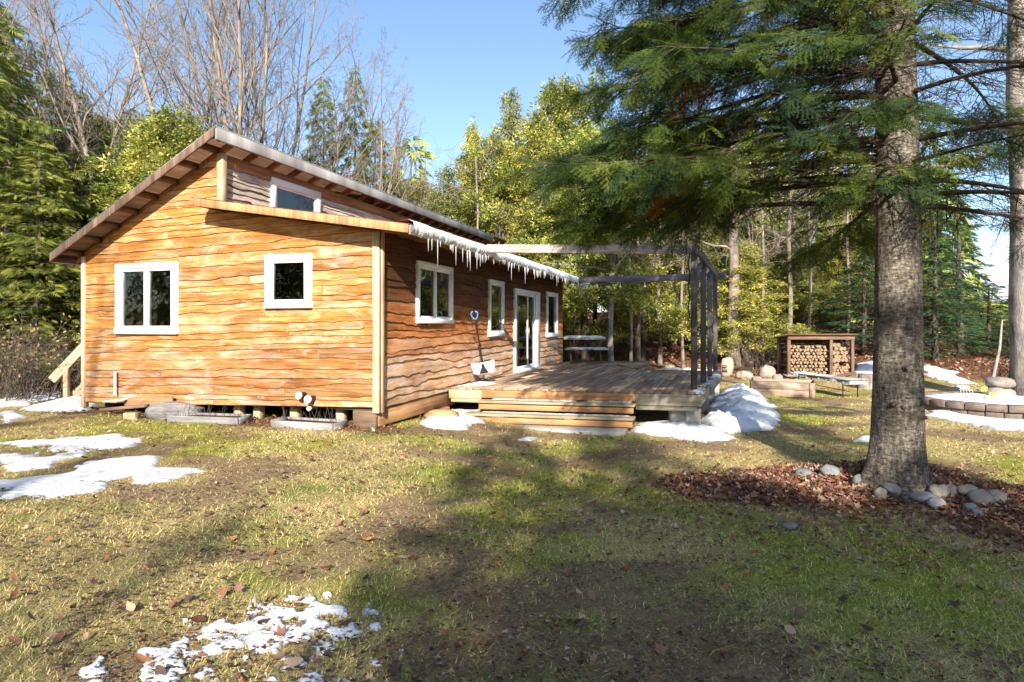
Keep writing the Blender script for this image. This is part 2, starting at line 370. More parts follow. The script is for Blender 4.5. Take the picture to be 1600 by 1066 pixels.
# ------------------------------------------------------------------ snow
SNOW = []   # (polygon) used to keep grass out
def poly_sd(x, y, P):
    P = np.asarray(P)[:, :2]; n = len(P); d = np.full(x.shape, 1e9); ins = np.zeros(x.shape, bool)
    for i in range(n):
        a = P[i]; b = P[(i + 1) % n]; ab = b - a; L = max(1e-9, ab @ ab)
        t = np.clip(((x - a[0]) * ab[0] + (y - a[1]) * ab[1]) / L, 0, 1)
        d = np.minimum(d, np.hypot(x - a[0] - t * ab[0], y - a[1] - t * ab[1]))
        c = ((a[1] > y) != (b[1] > y)); xx = a[0] + (y - a[1]) / (b[1] - a[1] + 1e-12) * ab[0]; ins ^= c & (x < xx)
    return np.where(ins, d, -d)
def snow_patch(pts, thick, label, res=.04, amp=.25, soft=.15, freq=2.5, world=False, zbase=None, cut=0., rough=.35, name='snow_patch', cap=9.):
    P = np.array(pts, float)[:, :2] if world else np.array([gpt(a, b)[:2] for a, b in pts])
    lo = P.min(0) - .3; hi = P.max(0) + .3
    res = max(res, math.sqrt((hi - lo)[0] * (hi - lo)[1] / 30000))
    xs = np.arange(lo[0], hi[0], res); ys = np.arange(lo[1], hi[1], res); X, Y = np.meshgrid(xs, ys)
    sd = poly_sd(X, Y, P)
    e = np.minimum(sd, cap) + amp * (fbm(X * freq, Y * freq, 81, 5) - .5 - cut) * 2 + amp * .35 * (fbm(X * freq * 6, Y * freq * 6, 83, 2) - .5)
    h = thick * (1 - np.exp(-np.maximum(e, 0) / soft)) * (1 - rough / 2 + rough * fbm(X * 6, Y * 6, 91, 4)) 
    base = hgt(X, Y) + .012 if zbase is None else np.full(X.shape, zbase)
    Z = np.where(e > 0, base + h + .022 * (fbm(X * 14, Y * 14, 95, 4) - .35) * min(1, thick * 12), base - .04)
    nx = len(xs); i = (np.arange(len(ys) - 1)[:, None] * nx + np.arange(nx - 1)[None]).ravel()
    f = np.stack([i, i + 1, i + nx + 1, i + nx], -1); ok = (e.ravel()[f] > 0).any(1); f = f[ok]
    if len(f) == 0: return
    used = np.unique(f); mp = np.full(X.size, -1); mp[used] = np.arange(len(used))
    V = np.stack([X, Y, Z], -1).reshape(-1, 3)[used]; mb = MB(); ed = np.clip(.45 + .55 * e.ravel()[used] / .10 + .5 * (fbm(X * 20, Y * 20, 3).ravel()[used] - .5), .35, 1)[:, None]; mb.add(V, mp[f], ed * (1, 1, 1) + (1 - ed) * (0, .01, .03))
    o = mb.build(name, M['snow'], smooth=True, origin=(P[:, 0].mean(), P[:, 1].mean(), float(V[:, 2].min())))
    tag(o, label, 'snow', 'patches of melting snow')
    if zbase is None and thick > .015: SNOW.append((P, amp, freq, cut, cap))
    return o
def in_snow(x, y):
    r = np.zeros(x.shape, bool)
    for P, amp, freq, cut, cap in SNOW:
        m = (x > P[:, 0].min() - .3) & (x < P[:, 0].max() + .3) & (y > P[:, 1].min() - .3) & (y < P[:, 1].max() + .3)
        if m.any():
            e = np.minimum(poly_sd(x[m], y[m], P), cap) + amp * (fbm(x[m] * freq, y[m] * freq, 81, 5) - .5 - cut) * 2
            r[m] |= e > .0
    return r
snow_patch([(0, 696), (60, 688), (110, 682), (170, 682), (222, 690), (200, 698), (140, 701), (108, 712), (70, 728), (0, 748)], .03, 'thin snow sheet at the left edge, the upper of two long strips on the lawn', amp=.5, cap=.16, freq=2.2)
snow_patch([(0, 752), (90, 742), (150, 722), (225, 716), (312, 733), (280, 748), (200, 744), (170, 752), (112, 776), (60, 787), (30, 802), (0, 808), (0, 796), (60, 778), (0, 762)], .03, 'long forked snow strip on the left lawn nearest the camera', amp=.45, cap=.16, freq=2.2)
snow_patch([(0, 645), (22, 643), (45, 652), (20, 661), (0, 663)], .03, 'small snow scrap on grass at the far left edge by the brush', amp=.15)
snow_patch([(30, 641), (75, 629), (108, 626), (132, 618), (150, 632), (140, 642), (90, 645)], .14, 'bright snow bank against the left front corner of the cabin', amp=.15, soft=.3)
snow_patch([(655, 662), (668, 650), (700, 643), (760, 643), (756, 660), (720, 672), (680, 670)], .07, 'sunlit snow between the cabin corner and the wooden steps', amp=.15)
snow_patch([(985, 676), (1000, 664), (1040, 660), (1090, 664), (1125, 674), (1148, 686), (1100, 690), (1040, 684)], .08, 'shaded snow strip under the right front corner of the deck', amp=.14)
snow_patch([(1096, 660), (1112, 630), (1135, 608), (1165, 606), (1195, 622), (1212, 650), (1205, 672), (1150, 680), (1110, 672)], .52, 'big bluish snow pile beside the right side of the deck', amp=.25, soft=.9, rough=.8, name='snow_pile', freq=2.6)
snow_patch([(1330, 690), (1345, 682), (1366, 682), (1362, 691)], .02, 'little snow scrap on grass left of the fir trunk', amp=.04)
snow_patch([(808, 688), (822, 683), (838, 685), (830, 690)], .02, 'tiny snow scrap on grass before the wooden steps', amp=.03)
snow_patch([(1444, 650), (1470, 640), (1500, 648), (1560, 656), (1640, 658), (1640, 676), (1560, 672), (1500, 662)], .05, 'bright snow band in front of the round block planter', amp=.12)
snow_patch([(150, 1056), (330, 985), (470, 940), (575, 955), (560, 1000), (530, 1080), (140, 1090)], .007, 'broken frosty snow crust over grass in the left foreground', amp=.5, cut=.075, freq=11, res=.009, soft=.03, cap=.06)
snow_patch([(1338, 590), (1336, 574), (1352, 566), (1380, 568), (1380, 590)], .15, 'snow bank right of the firewood shelter behind the stump', amp=.3, soft=.5)
snow_patch([(1420, 566), (1460, 572), (1500, 588), (1545, 606), (1500, 606), (1450, 590)], .06, 'shaded snow lying on the bank right of the fir trunk', amp=.9, freq=1.6, cut=.06)
snow_patch([(1570, 766), (1620, 772), (1640, 790), (1590, 784)], .02, 'thin shaded snow at the right edge below the lawn', amp=.12)
snow_patch([(1010, 584), (1030, 577), (1085, 577), (1140, 583), (1090, 588)], .05, 'narrow snow strip on the ground behind the deck', amp=.3)
snow_patch([(-60, 632), (20, 622), (60, 618), (100, 612), (60, 630), (0, 640)], .06, 'snow strip under the brush at the left edge', amp=.9, freq=1.5, cut=.05)

# ------------------------------------------------------------------ grass
def lawn_grass():
    mb = MB()
    Ts = [(2.2, 4.5, 210000, .0052, .038), (4.5, 8, 210000, .0072, .042), (8, 14, 130000, .012, .045), (14, 24, 60000, .022, .05)]
    for y0, y1, n, w, h in Ts:
        Y = y0 + (y1 - y0) * rng.random(n); X = (rng.random(n) * 2 - 1) * (Y * .86 + .3)
        m = (litter_mask(X, Y) < rng.random(n) * .9) & (sstep(.50, .66, fbm(X * 1.1, Y * 1.4, 55)) * .85 < rng.random(n)) & ~in_snow(X, Y)
        m &= ~(((X + 2.02) * .317 + (Y - 9.4) * .948 > 0) & (-(X + 2.02) * .948 + (Y - 9.4) * .317 > 0) & (X < 2))
        X = X[m]; Y = Y[m]; n = len(X); Z = hgt(X, Y) + .028 * (fbm(X * 3, Y * 3, 71) - .5) - .004
        a = rng.random(n) * 6.283; lean = .75 + rng.random(n) ** .6 * .85; L = h * (.5 + rng.random(n)) * (.55 + 1.0 * fbm(X * 6, Y * 6, 99))
        dx = np.cos(a) * np.sin(lean); dy = np.sin(a) * np.sin(lean); dz = np.cos(lean)
        b = np.stack([X, Y, Z], -1); s = np.stack([-np.sin(a), np.cos(a), 0 * a], -1) * w * .5
        p2 = b + np.stack([dx, dy, dz], -1) * L[:, None]
        V = np.stack([b - s, b + s, p2], 1).reshape(-1, 3)
        c = grass_col(X, Y); j = rng.random(n); c = c * (.35 + 1.35 * rng.random(n) ** 1.3)[:, None]
        st = (j < .22)[:, None]; c = np.where(st, STR * (.8 + .8 * rng.random(n))[:, None], c)
        gr = ((j > .84))[:, None]; c = np.where(gr, np.array((.20, .29, .06)) * (.9 + .7 * rng.random(n))[:, None], c)
        mb.add(V, np.arange(3 * n).reshape(-1, 3), np.repeat(c, 3, 0))
    o = mb.build('grass', M['blade']); tag(o, 'short patchy green and straw coloured lawn grass', 'grass', kind='stuff')
lawn_grass()
# leaves
def leaf_template(kind):
    if kind == 0:   # maple
        an = [0, 22, 38, 62, 88, 112, 150, 180, 210, 248, 272, 298, 322, 338]; ra = [1, .5, .62, .95 * .85, .45, .72, .35, .25, .35, .72, .45, .8, .62, .5]
    else:
        an = [0, 25, 55, 90, 125, 155, 180, 205, 235, 270, 305, 335]; ra = [1, .62, .5, .42, .5, .62, .8, .62, .5, .42, .5, .62]
    P = np.array([[r * math.cos(R(a)), r * math.sin(R(a)), 0] for a, r in zip(an, ra)])
    P[:, 2] = .35 * P[:, 0] ** 2 + .45 * np.abs(P[:, 1]) - .15
    V = np.vstack([[0, 0, -.05], P]); n = len(P)
    return V * .5, np.array([(0, i + 1, (i + 1) % n + 1) for i in range(n)])
LC = np.array([(.24, .11, .07), (.34, .20, .13), (.16, .075, .055), (.48, .33, .22), (.13, .08, .07), (.23, .13, .10), (.34, .15, .07)])
def scatter_leaves(mb, X, Y, size, lift=.012, tilt=.45):
    n = len(X); Z = hgt(X, Y) + lift * (.6 + rng.random(n)) + .028 * (fbm(X * 3, Y * 3, 71) - .5) + .01
    for k in (0, 1):
        m = (np.arange(n) % 2) == k; q = m.sum()
        if not q: continue
        TV, TF = leaf_template(k)
        a = rng.random(q) * 6.283
        N = unit(np.stack([rng.normal(0, tilt, q), rng.normal(0, tilt, q), np.ones(q)], -1))
        Xd = unit(np.cross(N, np.stack([np.cos(a), np.sin(a), 0 * a], -1))); Yd = np.cross(N, Xd)
        col = LC[rng.integers(0, len(LC), q)] * (.6 + .7 * rng.random(q))[:, None]
        TV2 = TV.copy(); TV2[:, 2] *= 1.6
        stamp(mb, TV2, TF, np.stack([X, Y, Z], -1)[m], Xd, Yd, N, size * (.6 + .8 * rng.random(q)), col)
def leaves():
    mb = MB()
    for y0, y1, n, sz, allm in [(2.3, 11, 34000, .075, 0), (11, 23, 12000, .10, 0), (20, 44, 26000, .17, 1)]:
        Y = y0 + (y1 - y0) * rng.random(n); X = (rng.random(n) * 2 - 1) * (Y * .86)
        p = litter_mask(X, Y); base = .018 + .03 * sstep(.5, .7, fbm(X * 1.3, Y * 1.3, 77)); p = np.maximum(p * (.75 if not allm else 1), base if not allm else 0)
        m = (rng.random(n) < p) & ~in_snow(X, Y)
        m &= ~(((X + 2.02) * .317 + (Y - 9.4) * .948 > .5) & (-(X + 2.02) * .948 + (Y - 9.4) * .317 > 0) & (-(X + 2.02) * .948 + (Y - 9.4) * .317 < 6))
        scatter_leaves(mb, X[m], Y[m], sz, lift=.018)
    for k in range(2):   # heap left of the trunk
        n = 3300; a = rng.random(n) * 6.283; r = rng.random(n) ** .6 * 1.2
        X = 3.25 + 1.35 * r * np.cos(a); Y = 6.95 + .72 * r * np.sin(a); m = fbm(X * 2.5, Y * 2.5, 123) > .30 + .3 * rng.random(n); X = X[m]; Y = Y[m]; scatter_leaves(mb, X, Y, .085, lift=.014 + .008 * k, tilt=.5)
    n = 1500; a = rng.random(n) * 6.283; r = np.sqrt(rng.random(n)); X = 5.2 + 1.2 * r * np.cos(a); Y = 6.2 + .6 * r * np.sin(a); scatter_leaves(mb, X, Y, .08, lift=.02)
    n = 4200; a = rng.random(n) * 6.283; r = np.abs(rng.normal(0, .75, n)); scatter_leaves(mb, 3.8 + 2.2 * r * np.cos(a), 6.5 + 1.25 * r * np.sin(a), .055, lift=.010)
    n = 2500; t = rng.random(n); X = 4.2 + 1.6 * t + rng.normal(0, .35, n); Y = 6.0 - 1.9 * t + rng.normal(0, .4, n); scatter_leaves(mb, X, Y, .07, lift=.010)
    n = 48000; Y = 2.3 + 11 * rng.random(n) ** 1.3; X = (rng.random(n) * 2 - 1) * Y * .86; m = fbm(X * 1.6, Y * 1.6, 177) > .42; X = X[m]; Y = Y[m]; n = len(X)   # crumbled bits
    m = ~in_snow(X, Y) | (rng.random(n) < .25); X = X[m]; Y = Y[m]; n = len(X); P = np.stack([X, Y, hgt(X, Y) + .028 * (fbm(X * 3, Y * 3, 71) - .5) + .014 + .03 * in_snow(X, Y)], -1); a = rng.random(n) * 6.283; q = (.004 + .015 * rng.random(n) ** 2) * (1 + .05 * Y); V = np.stack([P + np.stack([np.cos(a + k), np.sin(a + k), .5 * rng.random(n)], -1) * q[:, None] for k in (0, 2.2, 4.0)], 1).reshape(-1, 3)
    mb.add(V, np.arange(3 * n).reshape(-1, 3), np.repeat(LC[rng.integers(0, 7, n)] * (.85, .95, 1.05) * (.4 + .8 * rng.random((n, 1))), 3, 0))
    o = mb.build('leaf_litter', M['litter']); tag(o, 'brown fallen leaves littering the lawn, the fir foot and the forest floor', 'leaves', kind='stuff')
leaves()
def single_leaves():
    protos = []
    for k in range(4):
        TV, TF = leaf_template(k % 2); mb = MB(); TV = TV * .12; TV[:, 2] *= 1.5 + k * .4
        mb.add(TV, TF, LC[[1, 3, 0, 6][k]] * 1.1); protos.append(mb.mesh('fallen_leaf')); protos[-1].materials.append(M['litter'])
    spots = [(670, 967), (270, 826), (1010, 960), (780, 878), (470, 945), (245, 890), (350, 935), (1165, 905), (1500, 915), (905, 935), (1240, 985), (575, 850), (120, 830), (560, 800), (1100, 1010), (820, 1030), (1430, 1010), (1340, 880), (60, 900), (1025, 840), (640, 880), (205, 960), (440, 1000), (720, 1020), (1290, 940)]
    for i, (a, b) in enumerate(spots):
        p = gpt(a, b); o = bpy.data.objects.new('fallen_leaf', protos[i % 4]); COL.objects.link(o)
        o.location = (p[0], p[1], p[2] + .035); o.rotation_euler = (random.uniform(-.5, .5), random.uniform(-.5, .5), random.uniform(0, 6.28)); s = random.uniform(.5, .85); o.scale = (s, s, s)
        tag(o, 'curled brown maple leaf lying alone on the foreground lawn', 'leaf', 'single fallen leaves on the lawn')
single_leaves()

# ------------------------------------------------------------------ cabin
VC, VW, UE = 2.94, 6.0, 11.5
cab = thing('cabin', C(0, 3, 0), 'cabin clad in wavy honey orange boards with a clerestory window above its lower side roof', 'cabin')
def zlow(v): return 2.98 + (v + .75) * .160      # lower roof top
def zup(v): return 4.69 - (v - 2.62) * .514      # upper roof top
FR = {'front': lambda s, o, z: C(-o, s, z), 'side': lambda s, o, z: C(s, -o, z), 'cler': lambda s, o, z: C(s, VC - o, z),
      'left': lambda s, o, z: C(s, VW + o, z), 'back': lambda s, o, z: C(UE + o, s, z)}
WIN = {'front': [(3.82, 5.197, 1.405, 2.63), (1.144, 2.004, 1.825, 2.675)], 'side': [(1.2, 2.65, 1.59, 2.65), (4.64, 5.61, 1.31, 2.58), (6.42, 8.64, .37, 2.48), (9.45, 10.7, 1.21, 2.55)],
       'cler': [(1.163, 2.636, 3.55, 4.27)], 'left': [], 'back': []}
def siding(fr, s0, s1, zb, zt, rowh, name, mat, tint, seed, ds=.035, wob=.026, thk=.018, hole=.05):
    """lapped live-edge boards; zt(s) clips the top; every board is a strip with a wavy lower lip"""
    f = FR[fr]; rr = np.random.default_rng(seed); mb = MB()
    S = np.arange(s0, s1 + ds * .5, ds); S[-1] = s1; n = len(S); ztop = np.array([zt(a) for a in S]); zbot = np.array([zb(a) for a in S])
    z = min(zbot) ; k = 0; zmax = ztop.max(); edge = None
    rows = []; zz = 0.
    while zz < zmax - zbot.min(): rows.append(zz); zz += rowh * rr.choice([.62, .8, 1.0, 1.1, 1.45])
    rows.append(zz)
    def wavy(k):
        am = .35 + 1.3 * vnoise(np.array([k * 3.7]), np.array([1.]), seed + 7)[0]; w = am * (vnoise(S * .75 + k * 2.2, S * 0 + k * 7.3, seed) - .5) * 1.9 + (vnoise(S * (1.9 + 2.2 * am) + k, S * 0 + k * 3.1, seed + 1) - .5) * .7 * am + (vnoise(S * 11, S * 0 + k, seed + 2) - .5) * .35
        lump = np.maximum(0, vnoise(S * 2.6, S * 0 + k * 5.5, seed + 3) - .72) * 3
        return wob * (w - lump)
    E = [zbot + rows[i] * (1 - 0 * S) + (wavy(i) if i else 0 * S) for i in range(len(rows))]
    for i in range(len(rows) - 1):
        lo = E[i]; hi = E[i + 1] + .045
        lo2 = np.minimum(lo, ztop); hi2 = np.minimum(hi, ztop)
        th = thk * (.8 + .5 * rr.random()); mid = lo2 + (hi2 - lo2) * .45
        be = np.minimum(lo2 + .004 + thk * .8 * vnoise(S * 5, S * 0 + i * 4.4, seed + 9), ztop)
        prof = [(lo2, .002), (lo2, th), (be, th * 1.02), (hi2, .005)]
        V = []; 
        for zz_, o_ in prof: V.append(np.array([f(a, o_ + .004 * (vnoise(np.array([a * 6]), np.array([i * 9.]), 5)[0] - .5), b) for a, b in zip(S, zz_)]))
        V = np.array(V)  # 4,n,3
        # board joint: change tint part way
        j = rr.uniform(s0, s1); ta = tint(i / (len(rows) - 1), rr); tb = tint(i / (len(rows) - 1), rr)
        col = np.where((S < j)[:, None], ta, tb); off = rr.random() * 50
        g = np.stack([np.stack([S + off + np.where(S < j, 0, 13), zz_ + i * 3.7, np.full(n, off)], -1) for zz_, _ in prof])
        idx = np.arange(4 * n).reshape(4, n)
        fc = []
        for r_ in range(3):
            for q in range(n - 1):
                if hi2[q] <= lo2[q] + 1e-4 and hi2[q + 1] <= lo2[q + 1] + 1e-4: continue
                sm = (S[q] + S[q + 1]) / 2; zm = (prof[r_][0][q] + prof[r_ + 1][0][q]) / 2
                zlo_, zhi_ = min(prof[r_][0][q], prof[r_ + 1][0][q]), max(prof[r_][0][q], prof[r_ + 1][0][q])
                cut = False
                for (a, b, c_, d) in WIN[fr]:
                    if a + hole < sm < b - hole and c_ + .02 < zhi_ and zlo_ < d - .02 and (c_ + hole < zm < d - hole): cut = True
                if not cut: fc.append((idx[r_, q], idx[r_, q + 1], idx[r_ + 1, q + 1], idx[r_ + 1, q]))
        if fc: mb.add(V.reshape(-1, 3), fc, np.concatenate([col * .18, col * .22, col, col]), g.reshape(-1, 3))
    return mb.build(name, mat, cab)
def t_front(h, rr):
    b = rr.uniform(.66, 1.02); p = rr.random()
    t = np.array((1, 1, 1.)) * b
    if p > .8: t = t * np.array((.92, 1.05, 1.3))
    if h < .2: t = t * np.array((.85, .9, 1.1))
    return t
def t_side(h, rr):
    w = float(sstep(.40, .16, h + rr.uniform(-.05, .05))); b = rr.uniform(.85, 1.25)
    return np.array((1, 1, 1.)) * b * (1 - w) * (1 - .74 * float(sstep(.5, .64, h))) * (1.05, .95, .85) + np.array((1.25, 1.9, 3.2)) * b * w  # upper boards: darker stain plus eave shade painted in; lower boards weathered grey
def t_plain(h, rr): return np.array((1, 1, 1.)) * rr.uniform(1.0, 1.5)
zbf = lambda v: .32 - .026 * v
def ztf(v): return (zlow(v) - .14) if v < VC - .0 else (zup(v) - .14)
# front is built in rows to the gable; the step at the clerestory is vertical
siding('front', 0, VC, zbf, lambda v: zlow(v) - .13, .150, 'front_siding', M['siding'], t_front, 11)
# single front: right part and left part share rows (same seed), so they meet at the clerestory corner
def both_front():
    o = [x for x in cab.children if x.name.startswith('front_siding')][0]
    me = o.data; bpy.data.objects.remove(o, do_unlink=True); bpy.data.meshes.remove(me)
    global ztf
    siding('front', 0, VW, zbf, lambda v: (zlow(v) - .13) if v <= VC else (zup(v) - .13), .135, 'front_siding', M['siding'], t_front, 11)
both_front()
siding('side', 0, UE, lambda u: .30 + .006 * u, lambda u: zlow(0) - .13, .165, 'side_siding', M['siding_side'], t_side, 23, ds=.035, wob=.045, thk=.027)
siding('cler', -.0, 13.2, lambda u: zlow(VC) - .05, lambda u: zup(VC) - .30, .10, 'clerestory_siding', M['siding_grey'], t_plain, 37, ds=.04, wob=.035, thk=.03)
def simple_walls():
    mb = MB()
    for k in range(18):
        z0 = .25 + k * .16
        box(mb, C(0.03, VW - .03, z0), C(13.2, VW - .03, z0) - C(0.03, VW - .03, z0), C(0, .03, 0) - C(0, 0, 0), (0, 0, .158))
    mb.build('left_siding', M['siding'], cab)
    mb = MB(); f = []
    # rear wall, sloped
    for v0, v1, fn in ((0, VC, zlow), (VC, VW, zup)):
        P = [C(UE, v0, .25), C(UE, v1, .25), C(UE, v1, fn(v1) - .13), C(UE, v0, fn(v0) - .13)]; d = C(.04, 0, 0) - C(0, 0, 0)
        mb.add(np.array(P + [p + d for p in P]), BF)
    mb.build('rear_wall', M['siding'], cab)
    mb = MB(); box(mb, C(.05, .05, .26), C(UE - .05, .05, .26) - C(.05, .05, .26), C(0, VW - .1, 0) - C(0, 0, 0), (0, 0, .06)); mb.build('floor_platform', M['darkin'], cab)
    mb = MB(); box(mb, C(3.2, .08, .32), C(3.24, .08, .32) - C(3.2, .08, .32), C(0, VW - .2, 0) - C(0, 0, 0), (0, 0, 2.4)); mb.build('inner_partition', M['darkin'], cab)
simple_walls()
def wbox(mb, fr, s0, s1, z0, z1, o0, o1, c=(1, 1, 1)):
    f = FR[fr]; p = f(s0, o0, z0); box(mb, p, f(s1, o0, z0) - p, f(s0, o1, z0) - p, (0, 0, z1 - z0), c)
# corner boards and trims
mb = MB(); wbox(mb, 'front', -.05, .055, .24, zlow(0) - .14, -.002, .055); wbox(mb, 'side', .0, .07, .24, zlow(0) - .14, .052, .085, (.75, .7, .68)); mb.build('corner_board', M['pale_wood'], cab, bevel=.004)
mb = MB(); wbox(mb, 'front', VW - .03, VW + .04, .08, zup(VW) - .16, -.05, .05, (1.15, 1.1, 1.1)); mb.build('corner_board', M['pale_wood'], cab, bevel=.004)
mb = MB(); wbox(mb, 'front', VC - .09, VC + .03, zlow(VC) - .02, zup(VC) - .14, -.05, .06); mb.build('corner_board', M['pale_wood'], cab, bevel=.004)
mb = MB(); wbox(mb, 'cler', 0, 13.3, zup(VC) - .32, zup(VC) - .135, .012, .05); mb.build('clerestory_trim', M['rafter'], cab, bevel=.004)
# roofs
UP0, UP1, V0, V1 = -.42, 13.9, 2.66, 6.26
def slab(mb, u0, u1, v0, v1, zf, dz0, dz1, c=(1, 1, 1)):
    P = [C(u0, v0, zf(v0) + dz0), C(u1, v0, zf(v0) + dz0), C(u1, v1, zf(v1) + dz0), C(u0, v1, zf(v1) + dz0)]
    P2 = [p + np.array((0, 0, dz1 - dz0)) for p in P]; V = np.array(P + P2)
    k = [(a, b, 0) for a, b in ((u0, v0), (u1, v0), (u1, v1), (u0, v1))] * 2
    mb.add(V, BF, c, np.array(k) + rng.random(3) * 9)
mb = MB(); slab(mb, UP0 - .03, UP1, V0 - .04, V1 + .03, zup, -.012, 0)
for i in range(60):
    u = UP0 + i * .23
    if u < UP1: slab(mb, u, u + .025, V0 - .04, V1 + .03, zup, 0.001, .02)
roof = mb.build('roof', M['roof'], cab)
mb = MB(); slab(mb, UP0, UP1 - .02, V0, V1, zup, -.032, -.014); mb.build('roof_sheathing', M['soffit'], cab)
mb = MB(); u = .0
for i in range(24):
    u = .0 + i * .59
    if u > 13.6: break
    mb = MB(); slab(mb, u, u + .05, V0 + .025, V1 - .03, zup, -.15, -.034); mb.build('rafter', M['rafter'], cab)
for i in range(8):   # lookouts under the rake overhang
    v = 2.95 + i * .44
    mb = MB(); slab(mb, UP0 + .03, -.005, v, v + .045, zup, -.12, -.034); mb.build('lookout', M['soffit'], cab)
mb = MB(); slab(mb, UP0 - .035, UP0, V0, V1, zup, -.15, -.013); mb.build('rake_fascia', M['fascia'], cab, bevel=.004)
mb = MB(); slab(mb, UP0, 12.2, V0 - .035, V0 - .0, zup, -.20, -.013); mb.build('high_fascia', M['grey_wood'], cab, bevel=.004)
mb = MB(); slab(mb, UP0, UP1, V1, V1 + .025, zup, -.15, -.013); mb.build('low_fascia', M['fascia'], cab)
# lower roof
L0, L1 = -.44, UE + .35
mb = MB(); slab(mb, L0 - .02, L1, -.78, VC - .045, zlow, -.012, 0); lr = mb.build('lower_roof', M['redroof'], cab)
mb = MB(); slab(mb, L0 - .02, -.01, VC - .045, VC + .16, zlow, -.012, 0); slab(mb, L0, -.01, VC - .045, VC + .14, zlow, -.13, -.014, (.6, .5, .5)); mb.build('roof_return', M['fascia'], cab)
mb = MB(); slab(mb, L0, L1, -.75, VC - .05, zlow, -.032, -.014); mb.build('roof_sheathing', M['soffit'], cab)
for i in range(20):
    u = .02 + i * .6
    if u > L1: break
    mb = MB(); slab(mb, u, u + .045, -.72, VC - .06, zlow, -.13, -.034); mb.build('rafter', M['rafter'], cab)
for i in range(7):
    v = -.55 + i * .55
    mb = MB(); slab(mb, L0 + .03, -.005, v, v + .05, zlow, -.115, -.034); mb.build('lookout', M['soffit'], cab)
mb = MB(); slab(mb, L0 - .035, L0, -.76, VC + .16, zlow, -.135, -.013, (1.3, 1.35, 1.4)); mb.build('rake_fascia', M['rafter'], cab, bevel=.004)
mb = MB(); slab(mb, L0, L1, -.785, -.75, zlow, -.15, -.013); mb.build('eave_fascia', M['grey_wood'], cab, bevel=.004)
mb = MB(); wbox(mb, 'front', -.02, VC + .1, zlow(0) - .30, zlow(0) - .30 + .001, .03, .031)
# windows
def pane(mb, f, a, b, c, d, o):
    P = np.array([f(a, o, c), f(b, o, c), f(b, o, d), f(a, o, d)]); n = np.cross(P[1] - P[0], P[2] - P[0]); w = f(a, 1, c) - f(a, 0, c)
    mb.add(P, [(0, 1, 2, 3)] if n @ w > 0 else [(3, 2, 1, 0)])
def window(fr, s0, s1, z0, z1, sash=1, name='window', trim=.075, depth=.075, panes=None):
    mb = MB(); o0 = -.06
    wbox(mb, fr, s0, s1, z1 - trim, z1, o0, depth); wbox(mb, fr, s0 - .012, s1 + .012, z0, z0 + trim, o0, depth + .012)
    wbox(mb, fr, s0, s0 + trim, z0 + trim, z1 - trim, o0, depth - .002); wbox(mb, fr, s1 - trim, s1, z0 + trim, z1 - trim, o0, depth - .002)
    fo = mb.build(name, M['white'], cab, bevel=.004)
    a, b = s0 + trim, s1 - trim; w = (b - a) / sash
    for i in range(sash):
        x0, x1 = a + i * w, a + (i + 1) * w; t = .05 if sash > 1 else .035; q0, q1 = z0 + trim, z1 - trim
        mb = MB(); wbox(mb, fr, x0 + .002, x1 - .002, q1 - t, q1 - .002, -.03, depth - .025); wbox(mb, fr, x0 + .002, x1 - .002, q0 + .002, q0 + t, -.03, depth - .025)
        wbox(mb, fr, x0 + .002, x0 + t, q0 + t, q1 - t, -.03, depth - .027); wbox(mb, fr, x1 - t, x1 - .002, q0 + t, q1 - t, -.03, depth - .027)
        mb.build('sash', M['white'], fo, bevel=.003)
        mb = MB(); f = FR[fr]; pane(mb, f, x0 + t, x1 - t, q0 + t, q1 - t, .02); mb.build('pane', M['glass'], fo)
    return fo
window('front', *WIN['front'][0], sash=2, trim=.09); window('front', *WIN['front'][1], sash=1, trim=.10)
window('side', *WIN['side'][0], sash=2); window('side', *WIN['side'][1], trim=.09); window('side', *WIN['side'][3], trim=.09)
window('cler', *WIN['cler'][0], trim=.13)
def patio():
    s0, s1, z0, z1 = WIN['side'][2]; mb = MB(); t = .09
    wbox(mb, 'side', s0, s1, z1 - t, z1, -.06, .08); wbox(mb, 'side', s0, s1, z0, z0 + .06, -.06, .09); wbox(mb, 'side', s0, s0 + t, z0 + .06, z1 - t, -.06, .078); wbox(mb, 'side', s1 - .42, s1, z0 + .06, z1 - t, -.06, .078)
    fo = mb.build('patio_door', M['white'], cab, bevel=.004); mid = (s0 + s1 - .33) / 2 + .12
    for i, (a, b, o) in enumerate(((s0 + t, mid + .05, .035), (mid - .02, s1 - .42, .005))):
        mb = MB(); q0, q1 = z0 + .06, z1 - t
        wbox(mb, 'side', a + .002, b - .002, q1 - .07, q1 - .002, o, o + .035); wbox(mb, 'side', a + .002, b - .002, q0 + .002, q0 + .09, o, o + .035); wbox(mb, 'side', a + .002, a + .07, q0 + .09, q1 - .07, o, o + .034); wbox(mb, 'side', b - .07, b - .002, q0 + .09, q1 - .07, o, o + .034)
        mb.build('door_panel', M['white'], fo, bevel=.003); mb = MB(); f = FR['side']; oo = o + .017
        pane(mb, f, a + .07, b - .07, q0 + .09, q1 - .07, oo); mb.build('pane', M['glass'], fo)
    mb = MB(); wbox(mb, 'side', mid - .0, mid + .025, 1.25, 1.5, .07, .11); mb.build('handle', M['metal'], fo)
    mb = MB()
    for i in range(12):
        a = s0 + .12 + i * .075; wbox(mb, 'side', a, a + .066, z0 + .12, z0 + 1.0 + 1.0, -.16, -.15 + .004 * (i % 2), (.9, .9, .9))
    mb.build('blind', M['blind'], fo)
patio()
